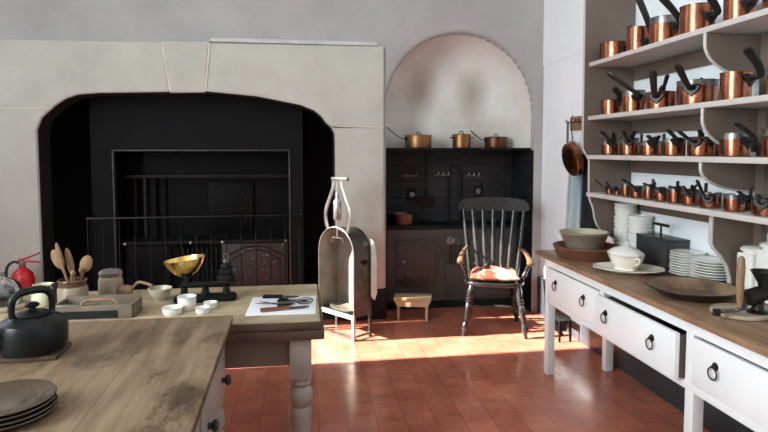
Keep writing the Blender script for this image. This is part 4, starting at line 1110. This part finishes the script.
# shelf unit
SXF, SXB = 1.85, 2.165
for s_ in (1, 2, 3, 4):
    z = SZ[s_]
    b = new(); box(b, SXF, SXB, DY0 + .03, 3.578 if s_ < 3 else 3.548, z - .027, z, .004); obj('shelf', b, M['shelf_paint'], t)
    b = new(); box(b, 2.158, 2.165, DY0 + .03, 3.53, z - .115, z - .027); obj('back_rail', b, M['shaded_tan'], t)
# end panel with curved foot
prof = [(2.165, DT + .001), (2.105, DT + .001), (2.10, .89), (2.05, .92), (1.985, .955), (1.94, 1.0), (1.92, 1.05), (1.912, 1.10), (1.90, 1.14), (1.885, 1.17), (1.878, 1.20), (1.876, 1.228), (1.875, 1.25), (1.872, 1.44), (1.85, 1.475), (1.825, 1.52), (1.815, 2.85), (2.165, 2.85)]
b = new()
prism(b, prof, 'y', 3.546, 3.572); obj('side_panel', b, M['shaded_tan'], t)
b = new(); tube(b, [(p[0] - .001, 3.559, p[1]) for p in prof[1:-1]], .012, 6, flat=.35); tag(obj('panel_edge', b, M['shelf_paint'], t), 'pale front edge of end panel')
# brackets between shelves
for s_ in (1, 2, 3):
    z = SZ[s_] - .028
    pts = [(2.164, z), (1.858, z), (1.858, z - .05)] + [(1.858 + .30 * (1 - math.cos(PI / 2 * i / 10)), z - .05 - .155 * math.sin(PI / 2 * i / 10)) for i in range(1, 10)] + [(2.164, z - .205)]
    if s_ == 3: pts = [(2.164, z), (1.858, z), (1.858, z - .03)] + [(1.858 + .306 * (1 - math.cos(PI / 2 * i / 10)), z - .03 - .108 * math.sin(PI / 2 * i / 10)) for i in range(1, 11)]
    b = new(); prism(b, pts, 'y', 2.452, 2.472); obj('bracket', b, M['shaded_tan'], t)
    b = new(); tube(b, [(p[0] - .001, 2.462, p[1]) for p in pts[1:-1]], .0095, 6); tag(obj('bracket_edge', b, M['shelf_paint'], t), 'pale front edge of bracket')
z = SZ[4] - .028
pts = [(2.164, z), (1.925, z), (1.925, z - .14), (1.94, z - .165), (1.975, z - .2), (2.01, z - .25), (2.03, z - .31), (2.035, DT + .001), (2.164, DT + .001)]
b = new(); prism(b, pts, 'y', 2.448, 2.476); obj('bracket', b, M['shaded_tan'], t)
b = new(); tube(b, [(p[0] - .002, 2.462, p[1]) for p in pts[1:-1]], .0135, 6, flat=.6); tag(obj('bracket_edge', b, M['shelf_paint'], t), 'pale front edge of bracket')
b = new(); box(b, 2.135, 2.165, 2.40, 2.45, DT + .001, 3.0); obj('back_stile', b, M['shaded_tan'], t)

# ------------------------------------------------------------------ things on the dresser
CZ = DT + .001
t = thing('terracotta_pan', 'wide shallow brown glazed earthenware pan at the dresser end', 'pan', (1.795, 3.43, CZ))
b = new(); lathe(b, [(0, 0), (.172, 0), (.178, .006), (.199, .06), (.205, .067), (.205, .076), (.198, .078), (.192, .064), (.17, .014), (0, .010)], 48); obj('pan', b, M['terracotta'], t)
t = thing('mixing_bowl', 'taupe mixing bowl sitting inside the brown earthenware pan', 'bowl', (1.785, 3.435, CZ + .0135))
b = new(); lathe(b, [(0, 0), (.095, 0), (.1, .005), (.112, .05), (.148, .135), (.153, .140), (.153, .151), (.146, .152)], 48); obj('outside', b, M['bowl_out'], t)
b = new(); lathe(b, [(.1465, .1518), (.138, .135), (.104, .05), (.092, .014), (0, .010)], 48); tag(obj('inside_glaze', b, M['bowl_in'], t), 'pale glazed inside')

def bowl_stack(x, y, r, n, h, lab):
    proto = None
    for k in range(n):
        pos = 'bottom' if k == 0 else ('topmost' if k == n - 1 else 'number %d from the bottom' % (k + 1))
        label = '%s white bowl %s' % (('lowest' if k == 0 else 'topmost' if k == n - 1 else ordn(k + 1) + ' from bottom'), lab)
        loc = (x + .0015 * math.sin(k * 2.3), y + .0015 * math.cos(k * 1.7), CZ + k * h)
        if proto is None:
            proto = thing('white_bowl', label, 'bowl', loc, 0, 'white bowls ' + lab)
            b = new(); lathe(b, [(0, .002), (r * .6, 0), (r * .64, .004), (r * .9, h * .42), (r * .975, h * .85), (r, h * 1.36), (r, h * 1.42), (r * .975, h * 1.43), (r * .95, h * 1.1), (r * .85, h * .99), (0, h * .98)], 32); obj('bowl', b, M['white_china'], proto)
        else: dup(proto, loc, 0, label)
ORD = ['', 'first', 'second', 'third', 'fourth', 'fifth', 'sixth', 'seventh', 'eighth', 'ninth', 'tenth', 'eleventh', 'twelfth', 'thirteenth', 'fourteenth']
def ordn(k): return ORD[k]
bowl_stack(2.085, 3.462, .0715, 12, .0275, 'in the taller stack under the lowest shelf')
bowl_stack(2.088, 3.308, .073, 10, .0265, 'in the shorter stack beside the black box')

def plate_stack(x, y, r, n, lab, group):
    proto = None
    for k in range(n):
        label = '%s plate %s' % ('lowest white' if k == 0 else 'topmost white' if k == n - 1 else ordn(k + 1) + ' white', ('in ' if k in (0, n - 1) else 'from bottom in ') + lab)
        loc = (x + .002 * math.sin(k * 1.9), y + .002 * math.cos(k * 2.7), CZ + k * .0142)
        if proto is None:
            proto = thing('white_plate', label, 'plate', loc, 0, group)
            b = new(); lathe(b, [(0, .001), (r * .6, 0), (r * .66, .004), (r * .96, .0125), (r, .0145), (r, .0175), (r * .97, .0185), (r * .7, .0115), (0, .0105)], 40); obj('plate', b, M['white_china'], proto)
        else: dup(proto, loc, 0, label)
plate_stack(2.077, 2.835, .088, 9, 'stack next to the black box', 'white plates next to the black box')
plate_stack(2.06, 2.62, .10, 9, 'stack nearest the canisters', 'white plates nearest the canisters')

t = thing('tin_box', 'plain black tin box with T handle behind the tureen', 'box', (2.089, 3.082, CZ))
b = new(); box(b, -.072, .072, -.145, .145, 0, .165, .004); obj('body', b, M['tin_box'], t)
b = new(); box(b, -.075, .075, -.148, .148, .1655, .178, .003); l = obj('lid', b, M['tin_box'], t)
b = new(); tube(b, [(-.02, -.02, .178), (-.02, -.02, .25)], .006, 8); tube(b, [(-.03, -.10, .252), (-.015, .05, .25)], .009, 8); obj('handle', b, M['cast'], l)

# tureen on platter
PC = (1.81, 2.965, CZ)
PR = math.atan2(-1.835, 2.975) * 0 + math.radians(-25)
t = thing('oval_platter', 'oval scalloped cream platter under the lidded tureen', 'platter', PC, PR)
b = new(); rings = []
for k, z in ((0, .004), (.55, .002), (.62, .0), (.68, .004), (.97, .022), (1.0, .024), (.985, .027), (.7, .011), (.6, .009), (0, .009)):
    if k == 0: rings.append([b.verts.new((0, 0, z))]); continue
    rg = []
    for i in range(72):
        a = 2 * PI * i / 72
        sc = 1 + (.03 * abs(math.sin(a * 6)) if k > .9 else 0)
        rg.append(b.verts.new((.187 * k * sc * math.cos(a), .14 * k * sc * math.sin(a), z)))
    rings.append(rg)
for A, B in zip(rings, rings[1:]):
    for i in range(72):
        j = (i + 1) % 72
        if len(A) == 1: b.faces.new((A[0], B[i], B[j]))
        elif len(B) == 1: b.faces.new((A[i], A[j], B[0]))
        else: b.faces.new((A[i], A[j], B[j], B[i]))
obj('platter', b, M['cream_china'], t, ang=60)
t = thing('soup_tureen', 'white lidded china tureen standing on the oval platter', 'tureen', (PC[0] - .005, PC[1] + .02, CZ + .0095), PR + math.radians(-62))
def flute(prof, seg=48, sx=1.0, sy=.85, amp=.025):
    b = new(); V = []
    for r, z in prof:
        if r == 0: V.append([b.verts.new((0, 0, z))]); continue
        V.append([b.verts.new((r * sx * (1 + amp * math.cos(8 * 2 * PI * i / seg)) * math.cos(2 * PI * i / seg), r * sy * (1 + amp * math.cos(8 * 2 * PI * i / seg)) * math.sin(2 * PI * i / seg), z)) for i in range(seg)])
    for A, B in zip(V, V[1:]):
        for i in range(seg):
            j = (i + 1) % seg
            if len(A) == 1: b.faces.new((A[0], B[i], B[j]))
            elif len(B) == 1: b.faces.new((A[i], A[j], B[0]))
            else: b.faces.new((A[i], A[j], B[j], B[i]))
    return b
obj('bowl', flute([(0, 0), (.066, 0), (.072, .004), (.066, .014), (.086, .036), (.100, .066), (.106, .082), (.109, .087), (.102, .088), (0, .075)]), M['cream_china'], t, ang=60)
obj('lid', flute([(.107, .0885), (.109, .094), (.098, .104), (.075, .118), (.045, .128), (.02, .135), (0, .136)], amp=.02), M['white_china'], t, ang=60)
b = new(); tube(b, [(.015 * math.cos(2 * PI * i / 16), 0, .144 + .012 * math.sin(2 * PI * i / 16)) for i in range(16)], .0045, 8, closed=True); obj('lid_handle', b, M['white_china'], t)
for s_ in (-1, 1):
    b = new(); tube(b, curve([(s_ * .098, -.012, .075), (s_ * .122, 0, .08), (s_ * .116, .004, .056), (s_ * .09, 0, .038)], 5), .005, 8); obj('side_handle', b, M['cream_china'], t)

# big shallow pan
t = thing('large_shallow_pan', 'very wide shallow blackened iron pan beside the mincer', 'pan', (1.80, 2.42, CZ))
b = new(); lathe(b, [(0, 0), (.125, 0), (.135, .004), (.176, .030), (.197, .044), (.202, .047), (.200, .051), (.194, .048)], 56); obj('pan', b, M['pan_steel'], t)
b = new(); lathe(b, [(.1945, .0485), (.176, .0355), (.133, .010), (.125, .006), (0, .005)], 56); tag(obj('pan_inside', b, M['pan_rust'], t), 'rust-stained inside')

# canisters
for (x, y, h, lab) in ((2.08, 2.375, .235, 'white square canister nearer the plates on dresser'), (2.08, 2.262, .27, 'taller white square canister at the picture edge')):
    t = thing('white_canister', lab, 'canister', (x, y, CZ), 0, 'white lidded canisters')
    b = new(); box(b, -.052, .052, -.048, .048, 0, h - .03, .012, seg=3); obj('body', b, M['white_china'], t)
    b = new(); lathe(b, [(0, h - .032), (.044, h - .032), (.044, h - .02), (.056, h - .018), (.057, h - .008), (.045, h), (.02, h + .004), (0, h + .005)], 28); obj('lid', b, M['white_china'], t)

# round board and mincer
t = thing('round_board', 'round pale wooden board lying under the mincer crank', 'board', (1.80, 2.118, CZ))
b = new(); lathe(b, [(0, 0), (.105, 0), (.110, .004), (.110, .014), (.106, .018), (0, .018)], 48); obj('board', b, M['board_wood'], t)
t = thing('meat_mincer', 'black cast iron mincer with wooden crank grip on round board', 'mincer', (1.84, 2.068, CZ + .0184))
b = new(); lathe(b, [(0, 0), (.04, 0), (.042, .006), (.026, .014), (.02, .03), (.022, .05)], 20, None, False, True); obj('foot', b, M['cast'], t)
b = new(); lathe(b, [(0, -.07), (.03, -.07), (.034, -.06), (.032, .0), (.036, .03), (.04, .05), (.04, .07), (.03, .075), (0, .075)], 24, Matrix.Translation((.015, 0, .08)) @ Matrix.Rotation(math.radians(75), 4, 'Y') ); obj('barrel', b, M['cast'], t)
b = new(); lathe(b, [(.026, .095), (.028, .12), (.055, .17), (.057, .172), (.052, .172), (.024, .12), (.02, .1)], 24, Matrix.Translation((.03, 0, 0))); obj('hopper', b, M['cast'], t)
b = new(); tube(b, curve([(-.055, 0, .062), (-.075, -.01, .06), (-.085, -.03, .035), (-.12, -.035, .028), (-.135, -.03, .022), (-.2, -.02, .018)], 5), .0085, 8); obj('crank', b, M['steel_edge'], t)
b = new(); lathe(b, [(0, 0), (.008, 0), (.010, .012), (.0125, .03), (.0135, .07), (.014, .11), (.0155, .165), (.0125, .20), (.005, .21), (0, .21)], 18, Matrix.Translation((-.113, -.034, .034))); obj('wood_grip', b, M['grip_wood'], t)
b = new(); box(b, -.215, -.19, -.03, -.01, .0, .03, .004); obj('crank_stub', b, M['cast'], t)

# ------------------------------------------------------------------ hanging things on the right wall
WX = XR - .008
t = thing('hook_board', 'short brown wooden peg board fixed on the white wall', 'peg board', (WX, 4.29, 1.72))
b = new(); box(b, .006 - .024, .0075, -.115, .115, -.055, .055, .004); obj('board', b, M['spoon_wood'], t)
for y in (.095, .02, -.06, -.105):
    b = new(); tube(b, [(-.018, y, .012), (-.05, y, .005), (-.06, y, .018), (-.058, y, .032)], .0045, 6); obj('hook', b, M['cast'], t)
t = thing('skimmer', 'long grey skimmer hanging at the window side of the pegs', 'skimmer', (WX - .052, 4.385, 1.74), 0, 'tools hanging from the peg board')
b = new(); tube(b, [(0, 0, 0), (0, 0, -.2)], .006, 6, flat=.5); obj('handle', b, M['sheet'], t)
b = new(); prism(b, [(-.02, -.19), (.02, -.19), (.038, -.23), (.04, -.31), (.03, -.345), (-.03, -.345), (-.04, -.31), (-.038, -.23)], 'x', -.003, .003); obj('blade', b, M['sheet'], t)
t = thing('iron_ladle', 'dark iron ladle hanging in the middle of the pegs', 'ladle', (WX - .078, 4.31, 1.735), 0, 'tools hanging from the peg board')
b = new(); tube(b, [(0, 0, 0), (0, 0, -.2)], .005, 6); obj('handle', b, M['cast'], t)
b = new(); lathe(b, [(0, -.03), (.02, -.025), (.03, -.008), (.032, .0), (.028, -.001), (.018, -.02), (0, -.025)], 20, Matrix.Translation((-.0, 0, -.205))); obj('cup', b, M['cast'], t)
t = thing('copper_frying_pan', 'copper frying pan hanging by its dark handle over the cloths', 'frying pan', (WX - .105, 4.185, 1.755), 0, 'tools hanging from the peg board')
b = new(); tube(b, curve([(0, 0, .02), (-.012, 0, -.06), (-.002, -.01, -.15), (-.01, -.02, -.2)], 5), [.006] * 16, 8, flat=.6); obj('handle', b, M['cast'], t)
b = new(); lathe(b, [(0, 0), (.105, 0), (.115, .006), (.125, .04), (.122, .04), (.112, .009), (0, .004)], 36, Matrix.Translation((-.03, -.02, -.325)) @ Matrix.Rotation(math.radians(76), 4, 'Y') @ Matrix.Scale(1.12, 4)); obj('pan', b, M['copper'], t)

def cloth(name, label, y0, y1, z0, z1, x, m, group, pinch=.35, amp=.012, hem=.0, cat='cloth'):
    t = thing(name, label, cat, (x, (y0 + y1) / 2, z1), 0, group)
    b = new(); NU, NV = 28, 24
    G = []
    for i in range(NU + 1):
        row = []
        for j in range(NV + 1):
            u = -1 + 2 * i / NU; v = j / NV
            w = (pinch + (1 - pinch) * min(1, v * 1.6) ** .7)
            yy = u * (y1 - y0) / 2 * w
            zz = -(z1 - z0) * v - hem * u * v - .02 * abs(u) * (1 - v)
            xx = -amp * (1 + .6 * v) * (1 + math.sin(u * 9 + 1.3 * math.sin(v * 3)))
            row.append(b.verts.new((xx, yy, zz)))
        G.append(row)
    for i in range(NU):
        for j in range(NV): b.faces.new((G[i][j], G[i + 1][j], G[i + 1][j + 1], G[i][j + 1]))
    bmesh.ops.solidify(b, geom=b.faces[:], thickness=.004)
    obj('fabric', b, m, t, ang=80)
    return t
cloth('hanging_tea_towel', 'pale blue and white tea towel hanging below the peg board', 4.19, 4.37, .88, 1.58, WX - .026, M['towel'], 'cloths hanging on the white wall', .3, hem=.02, cat='towel')
cloth('hanging_apron', 'dark navy apron hanging between tea towel and dresser', 3.86, 4.19, .82, 1.5, WX - .012, M['navy'], 'cloths hanging on the white wall', .9, .006, cat='apron')

# trivet under the dresser end
t = thing('iron_trivet', 'small black iron trivet on the tiles under the dresser end', 'trivet', (2.02, 4.24, 0), 0)
b = new(); box(b, -.05, .05, -.09, .09, .16, .172, .002); obj('top', b, M['iron'], t)
for x in (-.045, .045):
    for y in (-.08, .08):
        b = new(); box(b, x - .007, x + .007, y - .007, y + .007, 0, .16); obj('leg', b, M['iron'], t)

# ------------------------------------------------------------------ light
w = bpy.data.worlds.new('World'); S.world = w; w.use_nodes = True
bg = w.node_tree.nodes['Background']
wn = w.node_tree
tcw = wn.nodes.new('ShaderNodeTexCoord'); spw = wn.nodes.new('ShaderNodeSeparateXYZ'); wn.links.new(tcw.outputs['Generated'], spw.inputs[0])
rw = ramp(wn, [(0.0, (.10, .10, .085)), (.02, (.95, .97, 1.0)), (1.0, (.62, .80, 1.0))]); wn.links.new(spw.outputs[2], rw.inputs['Fac'])
wn.links.new(rw.outputs['Color'], bg.inputs['Color']); bg.inputs['Strength'].default_value = 4.0

sun = bpy.data.lights.new('sun', 'SUN'); so = bpy.data.objects.new('sun', sun); COL.objects.link(so)
sd = Vector((1, .02, -.55)).normalized()
so.rotation_euler = sd.to_track_quat('-Z', 'Y').to_euler()
so.location = (-6, 4, 5)
sun.energy = 44; sun.angle = math.radians(.6); sun.color = (1, .96, .89)

for n, (y0, y1, z0, z1) in enumerate(WIN):  # sky portal in the sun window; added fill lamp in the blocked opening
    l = bpy.data.lights.new('window_portal_fill_%d' % (n + 1), 'AREA'); o = bpy.data.objects.new(l.name, l); COL.objects.link(o)
    l.shape = 'RECTANGLE'; l.size = z1 - z0; l.size_y = y1 - y0; l.energy = 335; l.color = (.84, .96, 1.0)
    o.location = (XL - (.22 if n == 0 else .1), (y0 + y1) / 2, (z0 + z1) / 2)
    o.rotation_euler = (0, -PI / 2, 0)
    if n == 0: l.cycles.is_portal = True

# ------------------------------------------------------------------ camera
cd = bpy.data.cameras.new('camera'); co = bpy.data.objects.new('camera', cd); COL.objects.link(co)
cd.sensor_width = 36; cd.sensor_fit = 'HORIZONTAL'
cd.lens = 36 * 570 / 768
cd.shift_y = -28 / 768
cd.clip_start = .05; cd.clip_end = 60
yaw, pit = math.radians(7.97276), math.radians(3.71399)
co.location = (0, 0, 1.5)
co.rotation_euler = (PI / 2 - pit, 0, -yaw)
S.camera = co

S.view_settings.view_transform = 'Standard'; S.view_settings.look = 'None'
S.view_settings.gamma = 1; S.view_settings.use_curve_mapping = False
S.view_settings.exposure = 0.0
S.cycles.use_denoising = True
S.cycles.max_bounces = 10; S.cycles.diffuse_bounces = 6
S.cycles.sample_clamp_indirect = 6.0
S.cycles.caustics_reflective = False; S.cycles.caustics_refractive = False
